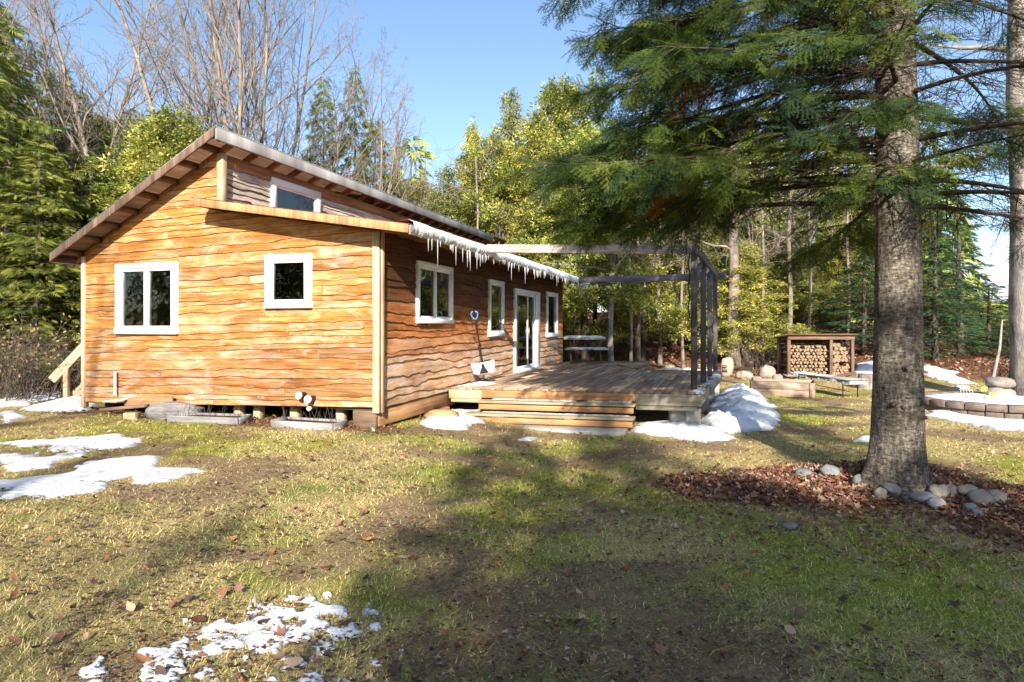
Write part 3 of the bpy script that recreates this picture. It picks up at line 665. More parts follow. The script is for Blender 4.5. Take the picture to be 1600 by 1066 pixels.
# foundation pieces
mb = MB(); beam(mb, C(0.05, .06, .155), C(2.9, .06, .165), .12, .27); mb.build('sill_beam', M['cedar'], cab, bevel=.01)
mb = MB(); beam(mb, C(0.06, .02, .13), C(0.06, .42, .13), .16, .27); mb.build('corner_block', M['dark_wood'], cab, bevel=.01)
for v in (.75, 1.62, 2.35, 2.75, 4.0, 5.2):
    mb = MB(); p = C(.28, v, 0); z0 = hz(p[0], p[1]) - .03; box(mb, C(.22, v, z0), C(.36, v, z0) - C(.22, v, z0), C(.22, v + .13, z0) - C(.22, v, z0), (0, 0, .27 - z0)); mb.build('pier', M['pale_wood'], cab, bevel=.005)
mb = MB(); box(mb, C(2.6, .3, -.1), C(2.65, .3, -.1) - C(2.6, .3, -.1), C(0, 5.6, 0) - C(0, 0, 0), (0, 0, .36)); box(mb, C(.3, 5.85, -.1), C(12, 5.85, -.1) - C(.3, 5.85, -.1), C(0, .05, 0) - C(0, 0, 0), (0, 0, .35)); mb.build('shade_closure', M['darkin'], cab)  # closure panels added under the floor to keep the gap dark

# snow ledge with icicles hanging from the lower eave
def icicles():
    root = thing('icicle_fringe', C(5, -.8, zlow(-.8)), 'ragged white ice ledge with thin icicles hanging along the lower side eave', 'icicles')
    mb = MB(); S = np.arange(L0 + .0, L1, .02); n = len(S)
    drop = .11 + .03 * fbm(S * 2.5, S * 0, 3, 4) + .05 * vnoise(S * 26, S * 0, 8) * vnoise(S * 7, S * 0 + 4, 8); top = .05 + .03 * fbm(S * 3, S * 0 + 9, 4); out = .035 + .015 * fbm(S * 3, S * 0, 12)
    prof = [(-.55, zlow(-.55) + .004, 0), (-.72, zlow(-.72), 1), (-.80, zlow(-.78), 2), (-.80, 0, 3), (-.788, 0, 4)]
    V = []
    V.append([C(s, -.50 - .12 * a, zlow(-.55) + .003) for s, a in zip(S, out * 8)])
    V.append([C(s, -.74, zlow(-.74) + t) for s, t in zip(S, top)]); V.append([C(s, -.79 - o, zlow(-.79) + t * .4) for s, t, o in zip(S, top, out)])
    V.append([C(s, -.80 - o, zlow(-.79) - d * .6) for s, d, o in zip(S, drop, out)]); V.append([C(s, -.789, zlow(-.79) - d) for s, d in zip(S, drop)])
    V = np.array(V); idx = np.arange(5 * n).reshape(5, n); f = np.stack([idx[:-1, :-1], idx[:-1, 1:], idx[1:, 1:], idx[1:, :-1]], -1).reshape(-1, 4); mb.add(V.reshape(-1, 3), f); mb.build('ice_ledge', M['snow'], root, smooth=True)
    for i in range(99):
        s = random.uniform(L0 + .3, L1 - .1); L = random.choice((.08, .1, .13, .16, .2, .34)) * random.uniform(.7, 1.15); z = zlow(-.8) - .13; p = C(s, -.80 - random.uniform(0, .02), z - .01)
        mb = MB(); tube(mb, [p + (0, 0, .05), p, p - (0, 0, L * .5), p - (0, 0, L)], [.009, .008, .005, .0012], 5); mb.build('icicle', M['ice'], root, smooth=True)
icicles()

# ------------------------------------------------------------------ deck
ZD = .385
DK = thing('deck', C(5, 2.4 - 4.8, -.2), 'low weathered plank deck along the cabin side with two wide box steps at its front', 'deck')
def D(u, s, z): return C(u, -s, z)
def deck_u0(s): return 2.56 + .109 * s
def s_right(u): return 4.574 + (u - 3.06) * .058
mb = MB(); s = .05
while s < 4.93:
    w = .135; a, b = s, s + w; ue = 12.3 if b < 2.7 else 8.65; us = deck_u0(a) - .02
    if b > 4.57: us = max(us, 3.06 + (b - 4.574) / .058)
    # split into lengths
    cuts = [us] + sorted([us + (ue - us) * q for q in rng.uniform(.25, .8, 1)]) + [ue]
    for c0, c1 in zip(cuts[:-1], cuts[1:]):
        us0 = c0 + (0 if c0 != us else 0)
        P = [D(c0 + (.109 * 0), a, ZD - .035), D(c1 - .004, a, ZD - .035), D(c1 - .004, b, ZD - .035), D(c0 + (.109 * w if c0 == us else 0), b, ZD - .035)]; V = np.array(P + [p + np.array((0, 0, .035)) for p in P])
        k = np.array([(c0, a, 0), (c1, a, 0), (c1, b, 0), (c0, b, 0)] * 2, float) + rng.random(3) * 30; k[4:, 2] += .03
        mb.add(V, BF, np.array((1, 1, 1)) * rng.uniform(.75, 1.2), k)
    s += w + .008
mb.build('decking', M['deck'], DK)
def dface(s0, s1, zt, zb, mat, name, th=.035, out=0., c=(1, 1, 1)):
    mb = MB(); box(mb, D(deck_u0(s0) - out - th, s0, zb), D(deck_u0(s1) - out - th, s1, zb) - D(deck_u0(s0) - out - th, s0, zb), D(th, 0, 0) - D(0, 0, 0), (0, 0, zt - zb), c); return mb.build(name, mat, DK, bevel=.004)
dface(.03, .66, ZD - .036, ZD - .20, M['treated'], 'fascia_board', c=(1.1, 1.1, 1.05)); dface(.07, .66, ZD - .205, ZD - .27, M['treated'], 'fascia_board', th=.03)
dface(.665, 3.46, ZD - .036, ZD - .175, M['cedar'], 'fascia_board', th=.04, c=(1.2, 1.15, 1.1)); dface(3.465, 4.575, ZD - .036, ZD - .235, M['treated'], 'fascia_board', c=(.75, .8, .95)); dface(3.465, 4.50, ZD - .245, ZD - .32, M['treated'], 'fascia_board', th=.02, c=(.7, .75, .9))
mb = MB(); beam(mb, D(3.06, 4.56, ZD - .13), D(8.65, 4.90, ZD - .13), .035, .18, c=(.75, .8, .95)); mb.build('side_board', M['treated'], DK, bevel=.004)
mb = MB(); beam(mb, D(8.65, 2.7, ZD - .13), D(8.65, 4.9, ZD - .13), .035, .18); beam(mb, D(12.3, .05, ZD - .13), D(12.3, 2.7, ZD - .13), .035, .18); mb.build('back_board', M['treated'], DK)
for i in range(9):
    mb = MB(); u = 3.3 + i * .66; beam(mb, D(u, .2, ZD - .12), D(u, 4.5, ZD - .12), .04, .16); mb.build('joist', M['dark_wood'], DK)
for (u, s_) in ((2.75, .9), (2.9, 2.3), (3.3, 4.15), (3.3, 4.4), (5.2, 4.5), (7.2, 4.6), (8.4, 4.7), (5.5, 2.2), (8.4, 2.4), (12.1, 2.5)):
    p = D(u, s_, 0); z0 = hz(p[0], p[1]) - .03; mb = MB(); abox(mb, (p[0], p[1], (z0 + ZD - .3) / 2), (.26, .22, ZD - .3 - z0)); abox(mb, (p[0], p[1], ZD - .25), (.1, .1, .14)); mb.build('footing', M['concrete'], DK, bevel=.01)
def step(out0, out1, z, sa, sb):
    mb = MB(); w = (out1 - out0 - .01) / 2
    for i in range(2):
        a = out0 + i * (w + .01) ; box(mb, D(deck_u0(sa) - a - w, sa, z - .045), D(deck_u0(sb) - a - w, sb, z - .045) - D(deck_u0(sa) - a - w, sa, z - .045), D(w, 0, 0) - D(0, 0, 0), (0, 0, .045), np.array((1, 1, 1)) * (1.0, .9)[i])
    st = mb.build('step', M['treated'], DK, bevel=.004)
    mb = MB(); box(mb, D(deck_u0(sa) - out1 + .03, sa + .02, z - .16), D(deck_u0(sb) - out1 + .03, sb - .02, z - .16) - D(deck_u0(sa) - out1 + .03, sa + .02, z - .16), D(.035, 0, 0) - D(0, 0, 0), (0, 0, .095), (1.15, 1.1, 1.05)); mb.build('riser', M['cedar'], st, bevel=.003)
    for k in range(4):
        s_ = sa + .06 + k * (sb - sa - .15) / 3; mb = MB(); p0 = D(deck_u0(s_) - out1 + .07, s_, z - .17); box(mb, p0, D(out1 - .09, 0, 0) - D(0, 0, 0), D(0, .04, 0) - D(0, 0, 0), (0, 0, .12)); mb.build('stringer', M['dark_wood'], st)
step(.045, .33, .19, .69, 3.48); step(.34, .62, -.005, .55, 3.5)
mb = MB(); box(mb, D(deck_u0(.5) - 1.0, .45, -.30), D(deck_u0(3.4) - 1.0, 3.4, -.30) - D(deck_u0(.5) - 1.0, .45, -.30), D(.6, 0, 0) - D(0, 0, 0), (0, 0, .12), (1, 1, 1)); o = mb.build('paving_slab', M['concrete'], origin=D(2, 2, -.25), bevel=.015); tag(o, 'long grey concrete slab lying in front of the bottom deck step', 'slab')
# wedge platform at the back of the deck
mb = MB(); a = gpt(985, 575); P = [at(985, 575, 17.1), at(1018, 577, 16.8), at(1018, 568, 16.8), at(1010, 566.5, 18.5), at(960, 567, 18.6)]
mb.add(np.array([P[0], P[1], P[2], P[3], P[4]]), [(1, 2, 3)]); mb.add(np.array([P[0], P[1], P[2]]), [(0, 1, 2)]); mb.add(np.array([P[0], P[2], P[3], P[4]]), [(0, 1, 2, 3)]); mb.build('ramp_board', M['deck'], DK)
# snow remains on steps
snow_patch([D(deck_u0(.9) - .14, .9, 0)[:2], D(deck_u0(2.4) - .10, 2.4, 0)[:2], D(deck_u0(3.4) - .08, 3.4, 0)[:2], D(deck_u0(3.4) - .02, 3.4, 0)[:2], D(deck_u0(.9) - .04, .9, 0)[:2]], .025, 'thin crusty snow line lying on the upper deck step', world=True, zbase=.192, amp=.05, res=.015, soft=.03)
snow_patch([D(deck_u0(.8) - .42, .8, 0)[:2], D(deck_u0(3.4) - .42, 3.4, 0)[:2], D(deck_u0(3.4) - .36, 3.4, 0)[:2], D(deck_u0(.8) - .36, .8, 0)[:2]], .02, 'thin crusty snow line lying on the lower deck step', world=True, zbase=-.003, amp=.06, res=.015, soft=.03)
snow_patch([D(2.75, .06, 0)[:2], D(3.1, .55, 0)[:2], D(3.6, .6, 0)[:2], D(3.9, .08, 0)[:2]], .05, 'small snow heap on the deck around the shovel blade', world=True, zbase=ZD - .005, amp=.1, res=.02)
for (px, py) in ((1090, 609), (1105, 598), (1116, 588)):
    P = np.array([(px - 8, py + 3), (px + 7, py + 3), (px + 9, py - 3), (px - 4, py - 3)], float); W = [(at(a, b, 1.165 * F_PX / (b - HY)))[:2] for a, b in P]
    snow_patch(W, .02, {1090: 'snow dab at the foot of the nearest pergola post', 1105: 'snow dab at the foot of the second pergola post', 1116: 'snow dab at the foot of the third pergola post'}[px], world=True, zbase=ZD - .003, amp=.08, res=.02, soft=.05)

# ------------------------------------------------------------------ pergola
PG = thing('pergola', D(3.2, 4.4, ZD), 'dark stained open pergola with four posts on the deck edge, beamed back to the eave', 'pergola')
posts = []
for px, py in ((1084.5, 609), (1099, 597), (1109, 588), (1117.5, 582)):
    Y = (CAMZ - ZD) * F_PX / (py - HY); p = at(px, py, Y); posts.append(p)
    mb = MB(); h = 2.62; d1 = C(.11, 0, 0) - C(0, 0, 0); d2 = C(0, .11, 0) - C(0, 0, 0); box(mb, p - d1 / 2 - d2 / 2, d1, d2, (0, 0, h - (.10 if px > 1090 else 0))); mb.build('post', M['purple_post'], PG, bevel=.006)
zt = ZD + 2.60
mb = MB(); a = posts[0] + (posts[0] - posts[3]) * .06; b = posts[3] + (posts[3] - posts[0]) * .08; off = C(0, -.075, 0) - C(0, 0, 0); a = a + off; b = b + off; a[2] = zt - .08; b[2] = zt - .20; beam(mb, a, b, .05, .16); mb.build('beam', M['purple_post'], PG, bevel=.006)
mb = MB(); a = C(2.62, -.76, zlow(-.75) + .0); b = posts[0].copy(); b[2] = zt - .05; b = b + (b - a) * .03; beam(mb, a, b, .09, .15, c=(4.4, 4.3, 3.6)); mb.build('beam', M['purple_post'], PG, bevel=.006)
mb = MB(); a = at(900, 438, 19.0); b = posts[3].copy(); b[2] = 2.78; e = b + (b - a) * .06; beam(mb, a, e, .10, .17, c=(1.7, 1.7, 1.8)); mb.build('beam', M['purple_post'], PG, bevel=.006)
mb = MB(); beam(mb, posts[0] + np.array((.0, .0, 2.05)), posts[0] + (posts[1] - posts[0]) * .95 + np.array((0, 0, 2.5)), .05, .09); mb.build('brace', M['purple_post'], PG)
# string lights
SL = thing('string_lights', posts[3] + np.array((0, 0, 2.3)), 'string of round bulbs strung along the pergola beams and across to the eave', 'string lights')
bulbs = []
A0 = posts[0] + np.array((0, 0, 2.50)); B0 = posts[3] + np.array((0, 0, 2.28)); offs = C(0, .07, 0) - C(0, 0, 0)
mb = MB(); pts = []
for i in range(40):
    t = i / 39; p = A0 + (B0 - A0) * t + offs; p[2] -= .05 * abs(math.sin(t * 6 * math.pi)) ; pts.append(p)
tube(mb, pts, .008, 4)
far = at(905, 437, 18.9)
pts2 = []
for i in range(60):
    t = i / 59; p = B0 + (far - B0) * t; p[2] = 2.78 * (1 - t) + 2.92 * t - .09 - .05 * abs(math.sin(t * 5 * math.pi)); p = p - np.array((0, .09, 0)); pts2.append(p)
tube(mb, pts2, .008, 4)
pts3 = [posts[0] + np.array((-.10, -.02, 2.6 - q * .045 + 0)) + np.array((.015 * math.sin(q * .7), 0, 0)) for q in range(30)]; tube(mb, pts3, .014, 5)
mb.build('cable', M['black'], SL)
t_ = NT('bulb_glass'); bulbmat = t_.pbr((.85, .7, .5), .15, spec=.6)
def ball(mb, c, r, nu=8, nv=6, c3=(1, 1, 1), sq=(1, 1, 1)):
    V = []
    for i in range(nv + 1):
        th = math.pi * i / nv
        for j in range(nu): V.append((c[0] + sq[0] * r * math.sin(th) * math.cos(2 * math.pi * j / nu), c[1] + sq[1] * r * math.sin(th) * math.sin(2 * math.pi * j / nu), c[2] + sq[2] * r * math.cos(th)))
    f = [(i * nu + j, (i + 1) * nu + j, (i + 1) * nu + (j + 1) % nu, i * nu + (j + 1) % nu) for i in range(nv) for j in range(nu)]; mb.add(V, f, c3)
for k in range(8): bulbs.append(pts[4 + k * 5])
for k in range(5): bulbs.append(pts2[6 + k * 11])
for p in bulbs:
    mb = MB(); ball(mb, p - (0, 0, .09), .035); tube(mb, [p - (0, 0, .06), p], .014, 6); mb.build('bulb', bulbmat, SL, smooth=True)

# ------------------------------------------------------------------ small objects near cabin
def shovel():
    foot = D(3.35, .35, ZD + .02); top = D(3.0, .045, ZD + 1.32)
    foot = at(757, 584, 12.75); top = at(741, 490, 12.05)
    r = thing('snow_shovel', foot, 'snow shovel with white blade, black shaft and blue handle leaning on the side wall', 'shovel')
    mb = MB(); d = nrm(top - foot); tube(mb, [foot + d * .12, top - d * .12], .016, 8); mb.build('shaft', M['black'], r)
    sd = nrm(np.cross(d, (0, 1, 0)));  mb = MB()
    for sgn in (-1, 1):
        pts = [top - d * .14, top - d * .08 + sd * sgn * .05, top + d * .0 + sd * sgn * .065, top + d * .035 + sd * sgn * .045, top + d * .04 + sd * sgn * .02]
        tube(mb, pts, .014, 6)
    mb.build('grip', M['blue'], r, smooth=True)
    mb = MB(); n = nrm(np.cross(sd, d)); 
    S = np.linspace(-.24, .24, 9); V = []; 
    for q in (0, .06, .14, .22, .30):
        for s_ in S:
            wv = s_ * (.92 + .08 * q / .3); V.append(foot + d * (.0 + q) + sd * wv - n * (.05 * (1 - (s_ / .24) ** 2) * 1.0 - .12 * ((.30 - q) / .3) ** 2 * .3))
    V = np.array(V); idx = np.arange(45).reshape(5, 9); f = np.stack([idx[:-1, :-1], idx[:-1, 1:], idx[1:, 1:], idx[1:, :-1]], -1).reshape(-1, 4); V2 = V + n * .012
    mb.add(V, f); mb.add(V2, f[:, ::-1]); mb.build('blade', M['white'], r, smooth=True)
    mb = MB(); tri = [foot + d * .05 - sd * .09, foot + d * .05 + sd * .09, foot + d * .28]; tri2 = [p - n * .075 for p in tri]; tube(mb, [foot + d * .28 - n * .03, foot + d * .10 - n * .07], [.022, .05], 8); mb.add([foot + d * .06 - sd * .10 - n * .075, foot + d * .06 + sd * .10 - n * .075, foot + d * .26 - n * .05], [(0, 1, 2)]); mb.build('socket', M['black'], r)
shovel()
def vents():
    for i, (px, py, r_, lab) in enumerate(((477, 617, .055, 'upper left round white vent cap poking from the front wall bottom'), (491, 623, .06, 'upper right round white vent cap poking from the front wall bottom'), (493, 637, .035, 'lowest small round pipe end under the front wall'))):
        v = (-2.02 - 9.4 * ((px - 800) / F_PX)) / (.948 + .317 * ((px - 800) / F_PX)); p = C(-.04, v, 0); z = CAMZ - (py - HY) / F_PX * (p[1]); a = C(.0, v, z); b = C(-.16, v, z)
        rt = thing('vent_pipe', a, lab, 'pipe', 'pipes under the front wall'); mb = MB(); tube(mb, [a, b], [r_ * .8, r_ * .8], 14, (1, 1, 1)); mb.build('pipe', M['black'], rt)
        mb = MB(); tube(mb, [C(-.145, v, z), C(-.175, v, z)], [r_, r_], 16); mb.build('cap', M['white'], rt)
vents()
def fr_pt(px, py, u=-.05):   # point on a plane parallel to the front wall
    r = (px - 800) / F_PX; a = -2.02 + .317 * u; b = 9.4 + .948 * u
    v = (a - b * r) / (.948 + .317 * r); p = C(u, v, 0); p[2] = CAMZ - (py - HY) / F_PX * p[1]; return p
mb = MB(); a = fr_pt(180, 581, -.08); b = fr_pt(180, 617, -.08); tube(mb, [a, b], .022, 10); tag(mb.build('drain_pipe', M['white'], origin=b, smooth=False), 'short white plastic pipe standing against the lower left of the front wall', 'pipe')
def lumber(name, a, b, w, h, mat, label, cat, up=(0, 0, 1), c=(1, 1, 1), bev=.006):
    mb = MB(); beam(mb, a, b, w, h, up, c); o = mb.build(name, mat, origin=a, bevel=bev); return tag(o, label, cat)
lumber('plank', fr_pt(196, 628, -.15), fr_pt(270, 626, -.12), .05, .14, M['cedar'], 'brown plank propped on edge at the lower left of the front wall', 'plank')
lumber('plank', fr_pt(168, 627, -.22), fr_pt(196, 624, -.22), .2, .03, M['white'], 'short pale board lying by the left front corner', 'plank')
lumber('plank', fr_pt(160, 640, -.30), fr_pt(230, 634, -.28), .12, .05, M['dark_wood'], 'dark board lying under the brown plank at the left corner', 'plank')
lumber('timber_block', gpt(197, 655), gpt(216, 655) + (0, 0, .0), .16, .22, M['treated'], 'short square timber block on the leaves left of the planter box', 'block')
def planter(pxs, label, plant=True):
    a, b = gpt(*pxs[0]), gpt(*pxs[1]); d = nrm(b - a); dn = np.array((-d[1], d[0], 0)); r = thing('planter_box', (a + b) / 2, label, 'planter box'); L = np.linalg.norm(b - a); h = .11; w = .38
    for q in (0, 1):
        mb = MB(); beam(mb, a + dn * w * q + (0, 0, h / 2), b + dn * w * q + (0, 0, h / 2), .035, h); mb.build('side_board', M['grey_wood'], r, bevel=.004)
        mb = MB(); e = a + d * (L * q); beam(mb, e + dn * .02 + (0, 0, h / 2), e + dn * (w - .02) + (0, 0, h / 2), .035, h); mb.build('end_board', M['grey_wood'], r, bevel=.004)
    mb = MB(); box(mb, a + dn * .02, d * L, dn * (w - .04), (0, 0, h * .7)); mb.build('soil', M['dark_wood'], r)
    if plant:
        mb = MB()
        for k in range(26):
            p = a + d * random.uniform(.05, L - .05) + dn * random.uniform(.08, w - .08) + (0, 0, h * .6); q = p + np.array((random.uniform(-.08, .08), random.uniform(-.08, .08), random.uniform(.12, .3))); tube(mb, [p, (p + q) / 2 + np.array((random.uniform(-.03, .03), 0, 0)), q], [.004, .003, .002], 3)
        mb.build('dry_stems', M['dark_bark'], r)
planter([(262, 660), (372, 664)], 'grey wooden planter box under the front wall, the left of two')
planter([(424, 668), (520, 674)], 'grey wooden planter box with dry stems under the front wall, the right of two')
def rock(c, sx, sy, sz, seed, mat, label, cat='stone', name='stone', group=None, k=14, rough=.18, sink=.35):
    rr = np.random.default_rng(seed); V = []; nu, nv = k, k // 2 + 1; off = rr.random(3) * 50
    for i in range(nv + 1):
        th = math.pi * i / nv
        for j in range(nu):
            a = 2 * math.pi * j / nu; d = np.array((math.sin(th) * math.cos(a), math.sin(th) * math.sin(a), math.cos(th)))
            n = fbm(np.array([d[0] * 1.6 + off[0] + d[2]]), np.array([d[1] * 1.6 + off[1] - d[2] * .7]), seed, 3)[0]
            d = d / (np.sum(np.abs(d) ** 2.6) ** (1 / 2.6)) ; V.append(c + d * (1 + rough * 4 * (n - .5)) * np.array((sx, sy, sz)) + (0, 0, sz * (1 - sink)))
    f = [(i * nu + j, (i + 1) * nu + j, (i + 1) * nu + (j + 1) % nu, i * nu + (j + 1) % nu) for i in range(nv) for j in range(nu)]
    mb = MB(); mb.add(V, f); o = mb.build(name, mat, smooth=True, origin=c); o.rotation_euler = (0, 0, 0); return tag(o, label, cat, group)
rock(fr_pt(275, 642, -.25) - (0, 0, .12), .42, .25, .15, 5, M['grey_wood'], 'low grey weathered hump lying under the cabin beside the planter box', 'log', 'old_log')
rock(gpt(690, 655), .30, .14, .10, 6, M['cedar'], 'reddish split log lying beside the sill beam near the deck', 'log', 'split_log')
lumber('split_log', fr_pt(640, 664, 1.4), at(700, 640, 11.4), .12, .12, M['cedar'], 'rough reddish timber propped by the deck left corner', 'timber')
# side stair at left
def side_stair():
    Y = 12.6; r = thing('side_stair', at(110, 625, Y), 'pale wooden side stair with sloping handrail behind the left cabin corner', 'stair')
    mb = MB(); beam(mb, at(81, 594, Y), at(140, 532, Y + .1), .05, .16); mb.build('handrail', M['pale_wood'], r, bevel=.004)
    mb = MB(); beam(mb, at(104, 572, Y + .06), at(104, 628, Y + .06), .09, .09, up=(0, 1, 0)); mb.build('post', M['pale_wood'], r, bevel=.004)
    mb = MB(); beam(mb, at(101, 630, Y + .2), at(145, 594, Y + .2), .05, .17); mb.build('stringer', M['treated'], r, bevel=.004)
    for k in range(3):
        mb = MB(); p = at(112 + k * 12, 620 - k * 10, Y + .25); abox(mb, p + (0, .45, 0), (.28, .9, .04)); mb.build('tread', M['pale_wood'], r, bevel=.004)
side_stair()
# things inside the windows
def potted():
    p = C(.16, 3.98, 1.50); r = thing('potted_plant', p, 'small bushy green plant in a white pot behind the left front window', 'plant'); mb = MB(); tube(mb, [p, p + (0, 0, .09)], [.05, .065], 12); mb.build('pot', M['white'], r)
    mb = MB()
    for k in range(160):
        d = unit(rng.normal(0, 1, 3)); q = p + (0, 0, .17) + d * .10 * rng.random() ** .4; s_ = unit(rng.normal(0, 1, 3)) * .016; t2 = unit(rng.normal(0, 1, 3)) * .03; mb.add([q - s_, q + s_, q + t2], [(0, 1, 2)])
    mb.build('foliage', M['green'], r)
potted()
mb = MB(); p = C(1.95, .12, 1.70); tube(mb, [p, p + (0, 0, .17), p + (0, 0, .21), p + (0, 0, .25)], [.055, .055, .02, .02], 12); tag(mb.build('bottle', M['white'], origin=p), 'white bottle standing on the sill inside the two sash side window', 'bottle')
mb = MB(); box(mb, C(.06, 3.85, 1.46), C(.3, 0, 0) - C(0, 0, 0), C(0, 1.3, 0) - C(0, 0, 0), (0, 0, .03)); mb.build('window_shelf', M['white'], cab)
mb = MB(); box(mb, C(1.2, .06, 1.66), C(1.4, 0, 0) - C(0, 0, 0), C(0, .2, 0) - C(0, 0, 0), (0, 0, .03)); mb.build('window_shelf', M['white'], cab)

# ------------------------------------------------------------------ yard objects
def table():
    z0 = ZD; c = at(912, 560, 20.0); c[2] = z0; r = thing('picnic_table', c, 'blue grey picnic table with snow on its top at the far end of the deck', 'picnic table'); h = .75; hw = .66; hd = .38
    mb = MB()
    for k in range(5): abox(mb, c + (0, -hd + .076 + k * .152, h), (hw * 2, .14, .04))
    mb.build('table_top', M['grey_wood'], r, bevel=.004)
    for q in (-1, 1):
        mb = MB()
        for k in range(2): abox(mb, c + (0, q * (.62 + k * .14), .44), (hw * 2, .13, .04))
        mb.build('seat', M['grey_wood'], r, bevel=.004)
        for w in (-1, 1):
            mb = MB(); beam(mb, c + (q * (hw - .2), w * .25, h - .03), c + (q * (hw - .2), w * .68, 0), .04, .09); mb.build('leg', M['dark_wood'], r)
        mb = MB(); beam(mb, c + (q * (hw - .24), -.74, .40), c + (q * (hw - .24), .74, .40), .04, .09); mb.build('crossbar', M['dark_wood'], r)
    mb = MB(); beam(mb, c + (-hw + .2, 0, .42), c + (0, 0, h - .04), .04, .07); beam(mb, c + (hw - .2, 0, .42), c + (0, 0, h - .04), .04, .07); mb.build('brace', M['dark_wood'], r)
    snow_patch([(c[0] - hw, c[1] - hd), (c[0] + hw, c[1] - hd), (c[0] + hw, c[1] + hd), (c[0] - hw, c[1] + hd)], .07, 'flat snow cap on the picnic table top', world=True, zbase=z0 + h + .018, amp=.08, res=.03, soft=.06)
    snow_patch([(c[0] - hw, c[1] - .82), (c[0] + hw, c[1] - .82), (c[0] + hw, c[1] - .56), (c[0] - hw, c[1] - .56)], .04, 'snow lying on the front seat of the picnic table', world=True, zbase=z0 + .458, amp=.08, res=.03, soft=.05)
    p = at(897, 560, 20.9); p[2] = z0; r = thing('umbrella_stand', p, 'bare black umbrella pole on a flat round base by the picnic table', 'pole'); mb = MB(); tube(mb, [p, p + (0, 0, .05)], [.27, .22], 20); mb.build('base', M['black'], r); mb = MB(); tube(mb, [p + (0, 0, .05), p + (0, 0, 1.5)], .025, 8); mb.build('pole', M['black'], r)
table()
def shelter():
    a = gpt(1232, 589); b = gpt(1333, 589); Y = (a[1] + b[1]) / 2; x0, x1 = (1230 - CX) / F_PX * Y, (1334 - CX) / F_PX * Y; z0 = CAMZ - (589 - HY) / F_PX * Y - .02; W = x1 - x0; H = 67 / F_PX * Y + .03; dp = .75
    r = thing('firewood_shelter', ((x0 + x1) / 2, Y, z0), 'open fronted brown timber shelter with two bays of stacked firewood on the lawn edge', 'wood shelter')
    for x in (x0, x0 + W * .635, x1 - .1):
        for yy in (0, dp):
            mb = MB(); abox(mb, (x + .05, Y + yy, z0 + H / 2), (.10, .09, H - .12), (1.3, 1.15, 1.1) if x == x0 else (1, 1, 1)); mb.build('post', M['fascia'], r, bevel=.005)
    mb = MB(); abox(mb, (x0 + W / 2, Y - .06, z0 + H - .12), (W, .035, .16), (1.2, 1.1, 1.05)); mb.build('header', M['fascia'], r, bevel=.005)
    mb = MB(); V = np.array([(x0 - .1, Y - .22, z0 + H), (x1 + .1, Y - .22, z0 + H), (x1 + .1, Y + dp + .1, z0 + H - .15), (x0 - .1, Y + dp + .1, z0 + H - .15)]); mb.add(np.vstack([V - (0, 0, .03), V]), BF); mb.build('roof', M['dark_wood'], r)
    mb = MB(); abox(mb, (x0 + W / 2, Y + .3, z0 + .06), (W, .7, .08)); mb.build('floor', M['grey_wood'], r)
    mb = MB()
    for k in range(9): abox(mb, (x0 + W / 2, Y + dp + .05, z0 + .16 + k * .15), (W, .02, .14))
    mb.build('back_panel', M['dark_wood'], r)
    protos = []
    for k in range(6):
        mb = MB(); n = 9; split = k < 3; rr = np.random.default_rng(k); ring = []
        for j in range(n):
            t = 2 * math.pi * j / n; q = 1 + .12 * (rr.random() - .5)
            if split: q *= [1, .62, .95, .6, .9, .7, 1.02, .66, .84][(j * (k + 1)) % 9]
            ring.append((q * math.cos(t), q * math.sin(t)))
        ring = np.array(ring); A = np.column_stack([ring[:, 0], np.zeros(n), ring[:, 1]]); B = A + (0, 8, 0)
        mb.add(np.vstack([A, B]), [(j, j + n, (j + 1) % n + n, (j + 1) % n) for j in range(n)], (1, 1, 1), np.vstack([A, B]) * .06)
        me = mb.mesh('firewood_log'); me.materials.append(M['log']); 
        mb2 = MB(); mb2.add(A, [tuple(range(n))], (1, 1, 1), A * .06 + k); me2 = mb2.mesh('cut_end'); me2.materials.append(M['logend']); protos.append((me, me2))
    mats_tint = [(1.15, 1.05, .95), (1, .9, .8), (.8, .72, .62)]
    def put(x, z, rad, lab, kind):
        me, me2 = protos[kind]; o = bpy.data.objects.new('firewood_log', me); COL.objects.link(o); o.location = (x, Y + random.uniform(-.02, .08), z); o.rotation_euler = (0, random.uniform(0, 6.28), 0); o.scale = (rad, .065, rad)
        e = bpy.data.objects.new('cut_end', me2); COL.objects.link(e); e.parent = o; e.location = (0, -.03, 0); tag(o, lab, 'firewood', 'firewood stacked in the shelter')
    def fill(xa, xb, zb, zt, rad, lab, kinds):
        z = zb + rad; row = 0
        while z < zt:
            x = xa + rad + (row % 2) * rad
            while x < xb - rad * .8:
                q = rad * random.uniform(.8, 1.12)
                if z < zt - .12 or random.random() < .7: put(x, z + random.uniform(-.01, .01), q, lab, random.choice(kinds))
                x += rad * 2.0
            z += rad * 1.78; row += 1
    xm = x0 + W * .635; base = z0 + .10
    fill(x0 + .10, xm, base, base + (H - .1) * .74, .062, 'split firewood piece in the wide left bay of the shelter', (0, 1, 2))
    fill(xm + .10, x1 - .1, base, base + (H - .1) * .30, .052, 'small reddish round log low in the narrow right bay of the shelter', (3, 4, 5)); fill(xm + .10, x1 - .1, base + (H - .1) * .30, base + (H - .1) * .72, .072, 'pale round log high in the narrow right bay of the shelter', (3, 4, 5))
shelter()
